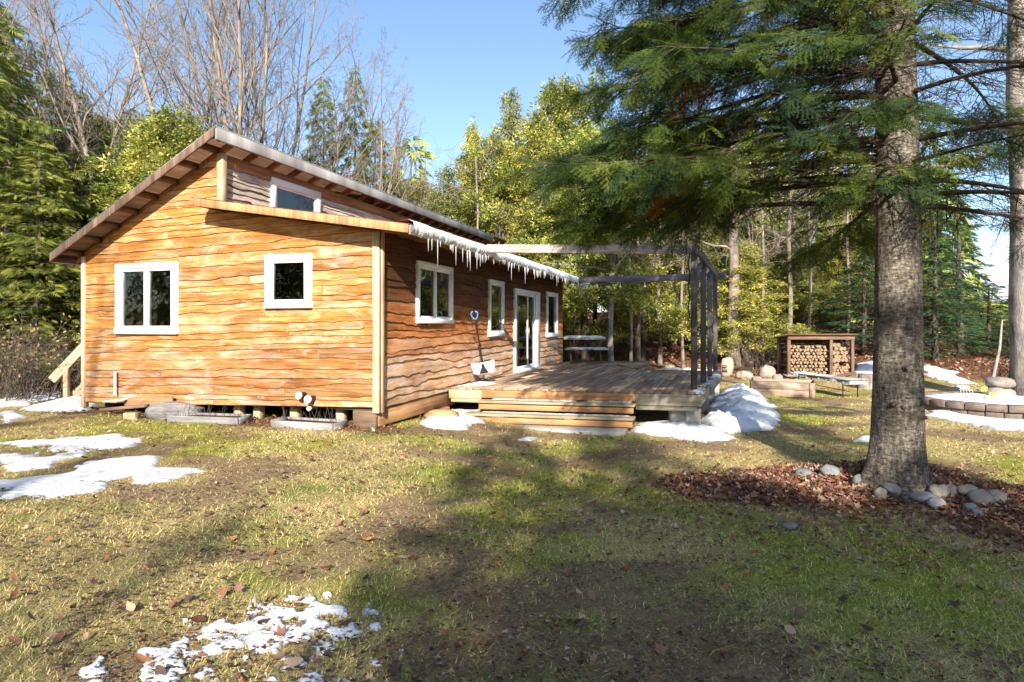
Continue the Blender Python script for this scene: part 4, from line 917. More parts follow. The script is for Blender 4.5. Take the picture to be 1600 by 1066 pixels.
def raised_bed():
    a = gpt(1173, 618); b = gpt(1273, 622); d = nrm(b - a); L = np.linalg.norm(b - a); dn = np.array((-d[1], d[0], 0)); h = .37; r = thing('raised_bed', a, 'pale plank raised garden bed on the lawn in front of the firewood shelter', 'garden bed')
    for q in (0, 1):
        for k in range(2):
            mb = MB(); z = a[2] + k * h / 2; beam(mb, a + dn * q * 1.0 + (0, 0, h / 4 + k * h / 2), b + dn * q * 1.0 + (0, 0, h / 4 + k * h / 2), .04, h / 2 - .004); mb.build('side_board', M['bed_wood'], r, bevel=.004)
        mb = MB(); e = a + d * L * q; beam(mb, e + (0, 0, h / 2), e + dn + (0, 0, h / 2), .04, h - .004); mb.build('end_board', M['dark_wood'], r, bevel=.004)
    mb = MB(); beam(mb, b - d * .12 - dn * .03 + (0, 0, h / 2), b - d * .03 - dn * .03 + (0, 0, h / 2), .02, h - .02); mb.build('corner_stake', M['bed_wood'], r)
    mb = MB(); box(mb, a + (0, 0, 0), d * L, dn, (0, 0, h * .8)); mb.build('soil', M['dark_wood'], r)
raised_bed()
def bench():
    a = at(1237, 588, 18.2); b = at(1328, 598, 15.2); z = .5 * (a[2] + b[2]); d = nrm(b - a); dn = np.array((-d[1], d[0], 0)); z = hz(*((a + b) / 2)[:2]); top = CAMZ - (598 - HY) / F_PX * 15.2; a[2] = top; b[2] = top
    r = thing('bench', (a[0], a[1], z), 'snow covered flat bench on thin dark metal legs beside the raised bed', 'bench'); mb = MB(); L = np.linalg.norm(b - a)
    for k in range(3): box(mb, a + dn * (k * .15) - (0, 0, .04), d * L, dn * .14, (0, 0, .04))
    mb.build('seat', M['grey_wood'], r)
    for t in (.12, .88):
        for q in (.03, .4):
            p = a + d * L * t + dn * q; mb = MB(); tube(mb, [p - (0, 0, .04), (p[0], p[1], hz(p[0], p[1]))], .014, 6); mb.build('leg', M['black'], r)
    mb = MB(); p = a + d * L * .5 + dn * .2; tube(mb, [a + d * L * .12 + dn * .2 - (0, 0, .25), b - d * L * .12 + dn * .2 - (0, 0, .25)], .01, 5); mb.build('stretcher', M['black'], r)
    W = [a[:2], b[:2], (b + dn * .44)[:2], (a + dn * .44)[:2]]; snow_patch(W, .05, 'long snow strip lying on the bench beside the raised bed', world=True, zbase=top + .0, amp=.06, res=.03, soft=.05)
bench()
def stump():
    c = gpt(1354, 607); rad = 13 / F_PX * c[1]; h = 22 / F_PX * c[1]; r = thing('stump', c, 'grey upright chopping stump right of the firewood shelter', 'stump'); mb = MB()
    pts = [c - (0, 0, .03), c + (0, 0, h * .3), c + (0, 0, h * .7), c + (0, 0, h)]; tube(mb, pts, [rad * 1.08, rad, rad * .96, rad * .95], 16); mb.build('bark', M['grey_bark'], r); mb = MB(); tube(mb, [c + (0, 0, h), c + (0, 0, h + .012)], rad * .88, 16); mb.build('cut_top', M['logend'], r)
stump()
def ring():
    l = gpt(1476, 646); R0 = 1.45; c = np.array((l[0] + R0 * .97, l[1] + .55, 0.)); c[2] = hz(c[0], c[1]) - .02
    r = thing('block_planter', c, 'round planter ring of two courses of brown stone blocks filled with snow', 'planter')
    for k, (z0, z1, rr_, n) in enumerate(((0, .14, R0 - .03, 30), (.142, .28, R0 + .02, 26))):
        mb = MB()
        for i in range(n):
            a0 = 2 * math.pi * (i + .5 * k) / n; a1 = a0 + 2 * math.pi / n - .012; ri = rr_ - .24; ro = rr_ + random.uniform(-.015, .015); zz = z1 + random.uniform(-.008, .008)
            P = [c + (q * math.cos(a), q * math.sin(a), z0) for q, a in ((ro, a0), (ro, a1), (ri, a1), (ri, a0))]; V = np.array(P + [p + (0, 0, zz - z0) for p in P]); mb.add(V, BF, np.array((1, 1, 1)) * random.uniform(.75, 1.2))
        mb.build('block_course', M['brick'], r, bevel=.01)
    mb = MB(); tube(mb, [c, c + (0, 0, .2)], R0 - .26, 30); mb.build('soil', M['dark_wood'], r)
    W = [(c[0] + (R0 - .12) * math.cos(t), c[1] + (R0 - .12) * math.sin(t)) for t in np.linspace(0, 2 * math.pi, 24, endpoint=False)]
    snow_patch(W, .14, 'smooth white snow filling the round block planter', world=True, zbase=c[2] + .2, amp=.1, soft=.5, rough=.25)
    return c
RC = ring()
def b2(px, py, Y): p = at(px, py, Y); return p
c = gpt(1567, 628); c[1] = 13.6; c[0] = (1563 - 800) / F_PX * 13.6; c[2] = hz(c[0], c[1])
zb = CAMZ - (628 - HY) / F_PX * 13.6
rock(np.array((c[0], c[1], -.14)), .30, .26, .18, 21, M['pale_stone'], 'lower tan boulder of the two stacked boulders behind the round planter', 'boulder', 'boulder', k=16, rough=.12, sink=0)
ztop_ = CAMZ - (612 - HY) / F_PX * 13.6
rock(np.array((c[0] + .02, c[1] + .02, .19)), .28, .25, .125, 22, M['pale_stone'], 'flat topped upper boulder stacked behind the round planter', 'boulder', 'boulder', k=16, rough=.1, sink=0)
def wire_chair():
    p = at(1515, 628, 12.6); z0 = CAMZ - (629 - HY) / F_PX * 12.6; r = thing('wire_trellis', (p[0], p[1], z0), 'small leaning white wire trellis standing in the snow of the planter', 'trellis'); mb = MB()
    for k in range(5): x = (k - 2) * .06; tube(mb, [(p[0] + x + .05, p[1], z0 - .1), (p[0] + x - .04, p[1] + .05, z0 + .26)], .006, 4)
    for k in range(4): z = z0 + .02 + k * .075; tube(mb, [(p[0] - .10 - k * .02, p[1] + .01 + k * .012, z), (p[0] + .14 - k * .02, p[1] + .01 + k * .012, z)], .005, 4)
    mb.build('wire_grid', M['wire'], r)
    for px, py, rr_, lab in ((1538, 608, .055, 'taller yellow metal sunflower stake behind the round planter'), (1550, 617, .05, 'shorter orange metal flower stake beside the stacked boulders')):
        q = at(px, py, 12.9); g0 = z0 - .1; rt = thing('flower_stake', (q[0], q[1], g0), lab, 'garden ornament'); mb = MB(); tube(mb, [(q[0], q[1], g0), q], .006, 5); mb.build('stem', M['green'], rt); mb = MB()
        for k in range(12): t = k * math.pi / 6; e = np.array((math.cos(t), 0, math.sin(t))); s_ = np.array((-math.sin(t), 0, math.cos(t))) * .014; mb.add([q + e * rr_ * .4 - s_, q + e * rr_ * .4 + s_, q + e * rr_ * 1.25 + s_ * .4, q + e * rr_ * 1.25 - s_ * .4], [(0, 1, 2, 3)])
        tube(mb, [q, q + (0, -.015, 0)], rr_ * .5, 10); mb.build('flower', M['yellow'], rt)
wire_chair()
mb = MB(); tube(mb, [at(1543, 622, 14.2), at(1553, 585, 14.2), at(1562, 545, 14.2), at(1566, 500, 14.3)], [.05, .04, .03, .015], 7); tag(mb.build('leaning_branch', M['grey_bark'], origin=at(1543, 622, 14.2), smooth=True), 'bare grey dead stem leaning behind the stacked boulders', 'branch')
# stones round the fir
st = [(1254, 744, .14, .08, 'dark oval stone half buried in leaves, leftmost of those left of the fir'), (1297, 742, .15, .10, 'rounded grey stone in the leaves left of the fir trunk'), (1343, 757, .09, .09, 'small upright grey stone near the left root of the fir'), (1358, 750, .10, .06, 'greenish flat stone touching the left root of the fir'),
      (1376, 778, .08, .09, 'small tan stone at the front left of the fir foot'), (1400, 770, .17, .09, 'large flat white speckled stone right in front of the fir trunk'), (1441, 780, .19, .06, 'long flat grey stone in front of the fir trunk'), (1461, 790, .11, .07, 'grey stone touching the right end of the long flat one'),
      (1467, 775, .13, .10, 'tan wedge shaped stone at the right root of the fir'), (1484, 771, .08, .08, 'small grey stone just right of the wedge shaped one'), (1512, 772, .13, .08, 'pale flat stone midway in the row right of the fir'), (1530, 785, .16, .10, 'pale broad stone in the row right of the fir'), (1556, 783, .12, .09, 'last pale stone of the row right of the fir'),
      (1515, 796, .09, .06, 'small grey stone in front of the row right of the fir'), (1528, 804, .08, .05, 'little dark stone nearest the camera right of the fir'), (1234, 823, .08, .04, 'tiny flat stone alone on the shaded grass below the leaf heap')]
for i, (px, py, w, h, lab) in enumerate(st):
    c = gpt(px, py + 3); rock(c, w * .74, w * .6, h * .74, 100 + i, M['stone'] if i in (0, 1, 2, 3, 5, 6, 7, 9, 13, 14, 15) else M['pale_stone'], lab, group='stones around the fir foot', k=14, rough=.2, sink=.2)
# pale stones behind the deck
back = [(1135, 588, .36, .55, 'tall pale upright boulder behind the pergola posts'), (1165, 592, .45, .22, 'broad pale boulder low on the leafy bank left of the garden bed'), (1198, 590, .42, .33, 'pale domed boulder on the bank left of the firewood shelter'), (1215, 596, .25, .2, 'small pale stone below the domed boulder'), (1182, 596, .25, .14, 'flat pale stone between the boulders on the bank'), (1045, 577, .35, .15, 'low pale stone edging behind the deck left of the posts')]
for i, (px, py, w, h, lab) in enumerate(back):
    c = gpt(px, py); rock(c, w * .62, w * .5, h * .68, 200 + i, M['pale_stone'], lab, 'boulder', 'boulder', k=16, rough=.22, sink=.3)

# ------------------------------------------------------------------ trees
def frond_tpl(n=7, L=1., w=.13, spread=55, sag=.15):
    V = []; Fc = []
    for i in range(n):
        t = i / (n - 1); side = 1 if i % 2 else -1; x0 = .08 + .72 * t; a = R(spread * (1 - .75 * t)) * side if i < n - 1 else 0
        ln = L * (.48 - .12 * t); dx, dy = math.cos(a), math.sin(a); b = len(V)
        V += [(x0 * L - dy * w * .5, dx * w * .5, -sag * x0 * x0), (x0 * L + dy * w * .5, -dx * w * .5, -sag * x0 * x0), (x0 * L + dx * ln, dy * ln, -sag * (x0 + .5) ** 2)]; Fc.append((b, b + 1, b + 2))
    return np.array(V), np.array(Fc)
def tuft_tpl(n=13, w=.16, seed=0, flat=.55):
    rr = np.random.default_rng(seed); V = []; Fc = []
    for i in range(n):
        c = rr.normal(0, .34, 3) * (1, 1, flat); d = nrm(c + rr.normal(0, .25, 3) + (.35, 0, .1)); q = nrm(np.cross(d, rr.normal(0, 1, 3))); l = rr.uniform(.22, .42); b = len(V); V += [c - q * w / 2, c + q * w / 2, c + d * l]; Fc.append((b, b + 1, b + 2))
    return np.array(V), np.array(Fc)
def conifer_mesh(seed, h, r, clear, nb, flen, cols, droop=.25, taper=.85, thin=0., step=1., tip=.03, irregular=.25, tuft=False, fw=.1):
    rr = np.random.default_rng(seed); tb = MB(); fb = MB(); tr = h * .014
    z = np.linspace(0, h, 9); wob = np.cumsum(rr.normal(0, .02 * h / 9, (9, 2)), 0); tp = np.column_stack([wob, z]); tp[0, :2] = 0; tube(tb, tp, tr * (1 - z / h) ** .8 + .01, 7)
    cols = np.array(cols); Ps = []; Xs = []; Ws = []; Cs = []
    for i in range(nb):
        t = ((i + rr.random()) / nb) ** .9; zc = clear + (h - clear) * t; L = max(.15, r * ((1 - t) ** taper + tip) * (1 + irregular * rr.normal()))
        az = i * 2.399 + rr.normal(0, .3); d = np.array((math.cos(az), math.sin(az), 0)); cx = np.interp(zc, z, tp[:, 0]); cy = np.interp(zc, z, tp[:, 1]); dr = droop * (1 + .4 * rr.normal()); up0 = .25 * t
        q = np.linspace(0, 1, 5); o = np.array((cx, cy, zc)); path = o + L * q[:, None] * d + np.column_stack([0 * q, 0 * q, L * (up0 * q - dr * q ** 1.6)])
        if L > .5: tube(tb, path, np.linspace(.010 + .008 * L, .004, 5), 3, cap=False)
        n = max(5, int(L * 34 * step))
        if rr.random() < thin: n //= 5
        s = .12 + .88 * rr.random(n) ** .6; b = o + L * s[:, None] * d; b[:, 2] += L * (up0 * s - dr * s ** 1.6)
        sd = np.array((-d[1], d[0], 0)); wd = (.42 if not tuft else .30) * L * (1.15 - s) * rr.uniform(-1, 1, n); b = b + sd * wd[:, None] - np.column_stack([0 * s, 0 * s, .12 * np.abs(wd)])
        ya = np.sign(wd) * rr.uniform(.2, 1.1, n); d2 = np.column_stack([np.cos(az + ya), np.sin(az + ya), -.15 - .4 * droop + .3 * rr.normal(0, 1, n)])
        b = b + rr.normal(0, .06 + .05 * tuft, (n, 3)); Ps.append(b); Xs.append(d2); Ws.append(flen * rr.uniform(.6, 1.35, n)); Cs.append(cols[rr.integers(0, len(cols), n)] * (.75 + .5 * rr.random((n, 1))) * rr.uniform(.8, 1.2))
    P = np.concatenate(Ps); Xd = unit(np.concatenate(Xs)); W = np.concatenate(Ws); Cc = np.concatenate(Cs); K = len(P); N = np.column_stack([rr.normal(0, .85, K), rr.normal(0, .85, K), np.ones(K)]) if not tuft else rr.normal(0, 1, (K, 3)) + (0, 0, .6)
    Yd = unit(np.cross(N, Xd)); Zd = np.cross(Xd, Yd)
    for v in range(3):
        TV, TF = tuft_tpl(12, .17, v) if tuft else frond_tpl(11 - v, 1., fw, 60); m = np.arange(K) % 3 == v; stamp(fb, TV, TF, P[m], Xd[m], Yd[m], Zd[m], W[m], Cc[m])
    a = tb.mesh('trunk', smooth=True); a.materials.append(M['dark_bark']); b = fb.mesh('foliage'); b.materials.append(M['leafy']); return a, b, h
YG = [(.54, .50, .12), (.40, .41, .09), (.22, .27, .065), (.64, .57, .15), (.15, .17, .06)]; DG = [(.085, .125, .03), (.13, .17, .036), (.19, .22, .045)]; BG = [(.04, .085, .055), (.06, .11, .06), (.08, .135, .05)]; MG = [(.22, .25, .07), (.15, .19, .055), (.30, .31, .09)]
KIND = {'cedar': [conifer_mesh(1, 9, 1.9, 1.3, 110, .30, YG, droop=.12, taper=.7, tuft=True), conifer_mesh(2, 9, 2.2, 2.4, 105, .30, YG + MG, droop=.1, taper=.6, tuft=True), conifer_mesh(12, 9, 1.6, 2.1, 90, .28, MG, droop=.15, taper=.75, tuft=True)],
        'hemlock': [conifer_mesh(3, 11, 2.9, 1.8, 110, .30, DG + MG[:1], droop=.22, taper=.8), conifer_mesh(4, 11, 2.5, 2.4, 100, .30, DG, droop=.28, taper=.75, irregular=.35)],
        'spruce': [conifer_mesh(5, 10, 2.3, .8, 110, .26, BG, droop=.18, taper=1.0, thin=.15, step=.9), conifer_mesh(6, 10, 1.9, 1.0, 84, .25, BG, droop=.2, taper=1.0, thin=.25, step=.8)]}
def put_tree(kind, var, px, Y, top, label, cat='conifer', sx=None, group=None, x=None, name=None, base=None):
    a, b, h0 = KIND[kind][var % len(KIND[kind])]; X = (px - CX) / F_PX * Y if x is None else x; zb = hz(X, Y) - .05
    H = (CAMZ - (top - HY) / F_PX * Y - zb) if top is not None else base; s = H / h0; w = s if sx is None else sx
    r = thing(name or {'cedar': 'cedar_tree', 'hemlock': 'hemlock_tree', 'spruce': 'spruce_tree'}[kind], (X, Y, zb), label, cat, group); r.rotation_euler = (0, 0, random.uniform(0, 6.28)); r.scale = (w, w, s)
    for me, nm in ((a, 'trunk'), (b, 'foliage')): o = bpy.data.objects.new(nm, me); COL.objects.link(o); o.parent = r
    return r
def bare_mesh(seed, H, r0, stems=1, spread=.12, nl=16, up=.25, tw=1.0, first=.3, fork=True):
    rr = np.random.default_rng(seed); mb = MB(); tb = MB(); 
    def path(p, d, L, n, wig, upb):
        pts = [np.array(p, float)]; d = nrm(d)
        for i in range(n): d = nrm(d + rr.normal(0, wig, 3) + np.array((0, 0, upb))); pts.append(pts[-1] + d * L / n)
        return np.array(pts)
    def grow(p, d, L, r, lv):
        n = (9, 6, 5, 3)[lv]; P = path(p, d, L, n, (.05, .13, .2, .25)[lv], (.03, .07, .07, .05)[lv] * (1 + up)); rad = r * np.linspace(1, (.22, .25, .3, .45)[lv], n + 1)
        tube(tb if lv == 0 else mb, P, rad, (8, 5, 3, 3)[lv], cap=False)
        if lv == 3: return
        m = (nl, 10, 7)[lv]
        for i in range(m):
            t = (first + (1 - first) * (i + rr.random()) / m) if lv == 0 else (.2 + .8 * (i + rr.random()) / m); k = min(n - 1, int(t * n)); q = P[k] + (P[k + 1] - P[k]) * (t * n - k); ax = nrm(P[k + 1] - P[k]); s = nrm(np.cross(ax, rr.normal(0, 1, 3))); an = rr.uniform(.45, .95) if lv else rr.uniform(.4, .85)
            l2 = L * ((.42, .42, .40)[lv]) * (1.15 - .75 * t) * rr.uniform(.7, 1.2); grow(q, ax * math.cos(an) + s * math.sin(an), l2, max(.0042 * tw, rad[k] * .45), lv + 1)
    for s in range(stems):
        a = s * 2.4 + rr.random(); d = np.array((math.cos(a) * spread, math.sin(a) * spread, 1)) * 1.0; grow((math.cos(a) * .15 * (stems > 1), math.sin(a) * .15 * (stems > 1), 0), d, H * rr.uniform(.85, 1.05), r0 * rr.uniform(.8, 1.1), 0)
    a = tb.mesh('trunk', smooth=True); a.materials.append(M['pale_bark']); b = mb.mesh('branches', smooth=True); b.materials.append(M['pale_bark']); return a, b, H
BARE = {'single': bare_mesh(41, 13, .12, 1, .02, 20), 'lean': bare_mesh(42, 13, .11, 1, .3, 18), 'multi': bare_mesh(43, 13, .09, 4, .15, 13), 'fork': bare_mesh(44, 12, .10, 2, .22, 16), 'thin': bare_mesh(45, 10, .07, 1, .06, 12)}
def put_bare(kind, px, Y, label, rot=0, s=1., x=None, group='bare trees behind the cabin', cat='bare tree', dark=False, sz=None):
    a, b, h0 = BARE[kind]; X = (px - CX) / F_PX * Y if x is None else x; r = thing('bare_tree', (X, Y, hz(X, Y) - .05), label, cat, group); r.rotation_euler = (0, 0, rot); r.scale = (s, s, sz or s)
    for me, nm in ((a, 'trunk'), (b, 'branches')): o = bpy.data.objects.new(nm, me); COL.objects.link(o); o.parent = r
    return r
ordn = ['first', 'second', 'third', 'fourth', 'fifth', 'sixth', 'seventh', 'eighth', 'ninth', 'tenth', 'eleventh', 'twelfth', 'thirteenth', 'fourteenth', 'fifteenth', 'sixteenth', 'seventeenth', 'eighteenth']
# left forest edge
def row(kind, spots, fmt, group, var0=0):
    spots = sorted(spots)
    for i, sp in enumerate(spots): put_tree(kind, i + var0, sp[0], sp[1], sp[2], fmt % ordn[i], group=group, sx=sp[3] if len(sp) > 3 else None)
row('hemlock', [(-60, 15.5, -60, 1.0), (10, 17.5, 90, .9), (60, 15.2, 215, .72), (130, 16.5, 235, .75), (95, 20, 110, .9), (175, 19.5, 215, .8)], 'dark green hemlock at the forest edge left of the cabin, %s from the left', 'hemlocks left of the cabin')
row('cedar', [(195, 17.5, 225, .95), (235, 17.2, 188, 1.0), (285, 17.6, 178, 1.05), (328, 18.5, 215, .95), (150, 21, 190, 1.1)], 'bushy olive cedar rising behind the left roof slope, %s from the left', 'cedars behind the left roof slope', 1)
row('hemlock', [(-20, 24, -40, 1.1), (40, 27, 60, 1.1), (120, 29, 140, 1.1), (200, 30, 170, 1.1), (300, 31, 210, 1.1)], 'deeper forest hemlock left of the cabin, %s from the left', 'deeper hemlocks on the left')
# behind cabin, centre
row('hemlock', [(505, 27, 120, .62), (555, 29, 105, .6), (585, 26, 185, .7)], 'narrow sparse conifer among bare trees behind the roof, %s from the left', 'sparse conifers behind the roof')
row('cedar', [(620, 30, 268, 1.0), (655, 27, 285, 1.0), (700, 25, 262, 1.1), (738, 29, 195, .8), (775, 25, 215, 1.1), (800, 29, 142, 1.15), (838, 24.5, 175, 1.15), (880, 27, 130, 1.2)], 'yellow green cedar behind the cabin roof end, %s from the left', 'sunlit cedars behind the cabin')
row('cedar', [(915, 24, 200, 1.15), (960, 27.5, 190, 1.2), (1005, 25.5, 270, 1.1), (1050, 29, 260, 1.2), (1095, 26, 300, 1.0), (1165, 25, 380, 1.0), (1205, 28.5, 360, 1.05), (1255, 27.5, 400, 1.0), (1310, 29.5, 350, 1.1)], 'sunlit cedar in the row behind the deck and lawn, %s from the left', 'sunlit cedars behind the deck', 1)
row('hemlock', [(930, 31, 100, .8), (1020, 33, 170, .8), (1115, 34, 250, .8), (1240, 34, 300, .8), (1350, 33, 330, .8)], 'tall hemlock standing behind the cedar row, %s from the left', 'tall hemlocks behind the cedars')
row('spruce', [(1350, 24.5, 380, .8), (1393, 26, 300, .9), (1462, 23, 330, .85), (1502, 25, 282, .95), (1545, 27, 440, .8), (1580, 24, 500, .7), (1610, 27, 470, .9)], 'blue green spruce on the right behind the big fir, %s from the left', 'spruces on the right')
row('cedar', [(1130, 33, 330, 1.1), (1430, 31, 420, 1.0), (1480, 33, 460, 1.2), (1530, 36, 478, 1.2)], 'background cedar glimpsed low between the right trees, %s from the left', 'far cedars on the right')
# bare trees
for sp in [('lean', 200, 17.0, 'leaning bare tree above the left hemlocks, bending to the left edge', 2.2, 1.0), ('fork', 232, 19, 'pale twin stemmed bare tree rising behind the olive cedars', .5, 1.1), ('single', 305, 20, 'slender bare tree between the twin stems and the apex of the roof', 1.0, 1.05), ('multi', 362, 17.5, 'many stemmed pale bare tree right above the roof apex', .3, 1.15), ('multi', 420, 21, 'reddish twigged bare tree right of the roof apex', 2.0, 1.15), ('fork', 492, 22, 'forked bare tree with a dark fork above the roof slope', 1.1, .98), ('lean', 548, 23, 'bare tree whose limbs bend right over the roof slope', .3, .92), ('thin', 600, 26, 'small pale bare tree low above the middle roof', 0., 1.0), ('thin', 640, 27, 'small bare tree with crooked branches just left of the cedars', 2., .95), ('thin', 672, 25, 'thin bare sapling in front of the first cedars', 4., .85), ('single', 60, 21, 'tall bare tree at the far left behind hemlocks', 4., 1.15), ('thin', 780, 23.5, 'grey bare sapling before the cedars at the roof end', 1., .6), ('single', 1040, 30, 'bare tree seen through the big fir branches', 2.4, 1.1), ('fork', 1215, 27, 'bare forked tree behind the firewood shelter', 2.4, .95), ('single', 1285, 31, 'tall bare tree between fir trunk and shelter', .4, 1.1), ('thin', 1145, 26, 'crooked bare sapling on the leafy bank', .9, .8), ('thin', 1395, 28, 'thin bare tree just behind the fir trunk', 3., 1.1), ('lean', 120, 23, 'bare tree leaning over the left forest', 5.3, 1.1), ('multi', 455, 27, 'distant clump of bare stems right of the apex', 4.2, 1.0), ('thin', 575, 21, 'fine twigged bare sapling above the middle of the roof', 5.1, 1.05)]:
    put_bare(sp[0], sp[1], sp[2], sp[3], sp[4], sp[5])
# pale thick trunk behind the pergola
def pale_tree(px, Y, w, label, top=9., seed=3, lean=(0, 0), mat='pale_bark', limbs=6, name='maple_tree', base_flare=1.3, k=10):
    X = (px - CX) / F_PX * Y; b = np.array((X, Y, hz(X, Y) - .05)); r = thing(name, b, label, 'tree'); rr = np.random.default_rng(seed); z = np.linspace(0, top, 12)
    P = np.column_stack([b[0] + lean[0] * z + .04 * np.sin(z * 1.3 + seed), b[1] + lean[1] * z, b[2] + z]); mb = MB(); tube(mb, P, w / 2 * (1 - .45 * z / top) * (1 + (base_flare - 1) * np.exp(-z * 3)), k); mb.build('trunk', M[mat], r, smooth=True)
    mb = MB()
    for i in range(limbs):
        t = rr.uniform(.5, .95); p = P[int(t * 11)]; a = rr.random() * 6.28; L = rr.uniform(1.2, 2.8); q = [p]; d = np.array((math.cos(a), math.sin(a), .5))
        for j in range(6): d = nrm(d + rr.normal(0, .22, 3)); q.append(q[-1] + d * L / 6)
        tube(mb, q, np.linspace(.05, .012, 7) * w / .4, 5)
        for j in range(12):
            p2 = q[rr.integers(1, 7)]; d2 = nrm(d + rr.normal(0, .8, 3)); e = [p2, p2 + d2 * .3, p2 + nrm(d2 + rr.normal(0, .4, 3)) * .7]; tube(mb, e, [.012, .008, .004], 3, cap=False)
    mb.build('branches', M[mat], r, smooth=True); return r
pale_tree(1146, 24.5, .48, 'thick pale trunked tree rising behind the pergola beam end', 10, 3)
pale_tree(1613, 14.6, .78, 'large grey barked tree cut by the right edge of the picture', 13, 8, mat='grey_bark', limbs=14, lean=(-.03, 0), k=14)
pale_tree(955, 23, .24, 'straight slim trunk behind the picnic table', 7, 9, limbs=14, mat='grey_bark', name='slim_tree')
pale_tree(998, 24.5, .22, 'sunlit slim trunk left of the leafy bank', 6, 10, limbs=14, name='slim_tree')
pale_tree(1234, 25.5, .2, 'slim pale trunk left of the firewood shelter', 9, 11, name='slim_tree')
for i, (px, Y, w_, lab) in enumerate(((985, 23.3, .13, 'thin grey trunk just left of the leafy bank foot'), (1030, 25, .16, 'greyish trunk behind the middle of the deck back edge'), (1066, 24, .12, 'thin pale trunk left of the pergola posts'), (1192, 24.5, .14, 'thin grey trunk above the domed boulder'), (1265, 25.5, .15, 'grey trunk just behind the firewood shelter roof'), (1325, 25, .14, 'grey trunk behind the right bay of the firewood shelter'), (900, 25, .14, 'grey trunk between cabin end and picnic table'), (745, 23.5, .12, 'pale slim trunk before the cedars beyond the roof'))):
    pale_tree(px, Y, w_, lab, 8, 50 + i, mat='pale_bark', limbs=16, name='slim_tree')
for i, (px, Y, lab) in enumerate(((12, 16, 'dark slim trunk at the left edge in the hemlock shade'), (38, 18, 'dark trunk in the left woods near the picture edge'), (62, 17, 'dark trunk mid way between picture edge and cabin'), (84, 19, 'thin dark trunk behind the stair handrail'), (112, 17.5, 'dark trunk closest to the left cabin corner'))):
    pale_tree(px, Y, .2, lab, 7, 20 + i, mat='dark_bark', limbs=5, name='slim_tree')
# brush at left
def shrub(px, py, h, label, seed, leaves=60, name='bare_shrub'):
    b = gpt(px, py); rr = np.random.default_rng(seed); r = thing(name, b, label, 'shrub', 'brush at the forest edge'); mb = MB(); lf = MB(); LP = []
    for i in range(34):
        a = rr.random() * 6.28; s = rr.random() ** .6 * .9; p = b + (math.cos(a) * s * .6, math.sin(a) * s * .4, -.02); d = nrm((math.cos(a) * .5, math.sin(a) * .5, 1.)); q = [p]
        for j in range(5): d = nrm(d + rr.normal(0, .2, 3)); q.append(q[-1] + d * h * rr.uniform(.12, .24))
        tube(mb, q, np.linspace(.010, .003, 6), 3, cap=False)
        for j in range(4):
            p2 = q[rr.integers(2, 6)]; d2 = nrm(d + rr.normal(0, .6, 3)); tube(mb, [p2, p2 + d2 * .2, p2 + nrm(d2 + rr.normal(0, .4, 3)) * .4], [.005, .004, .002], 3, cap=False); LP.append(p2 + d2 * .2); LP.append(p2 + d2 * .35)
    mb.build('stems', M['dark_bark'], r); LP = np.array(LP)[:leaves * 2]; n = len(LP); TV, TF = leaf_template(1); N = unit(rr.normal(0, 1, (n, 3))); X_ = unit(np.cross(N, rr.normal(0, 1, (n, 3)))); stamp(lf, TV, TF, LP, X_, np.cross(N, X_), N, .08, np.array((.36, .25, .13)) * rr.uniform(.6, 1.3, (n, 1))); lf.build('dry_leaves', M['litter'], r)
for i, (px, py, h, lab) in enumerate(((-10, 632, 1.7, 'bare brown shrub at the very left edge with tan leaves'), (25, 628, 1.6, 'bare shrub with tan leaves, second from the left edge'), (52, 624, 1.4, 'dark twiggy shrub midway between picture edge and stair'), (80, 620, 1.2, 'low twiggy shrub just left of the stair handrail'), (5, 615, 1.9, 'taller bare shrub behind the leftmost brush'), (118, 608, 1.3, 'low brush behind the side stair'))): shrub(px, py, h, lab, 300 + i)
for i, (px, py, h, lab) in enumerate(((1185, 585, 1.0, 'bare bush growing above the boulders on the bank'), (1160, 578, 1.2, 'bare bush behind the tall pale boulder'), (1590, 625, .9, 'dry weeds right of the stacked boulders'), (1215, 580, .9, 'dry bush left of the firewood shelter'), (985, 565, .8, 'dry tan weeds behind the deck end'))): shrub(px, py, h, lab, 320 + i, 20)
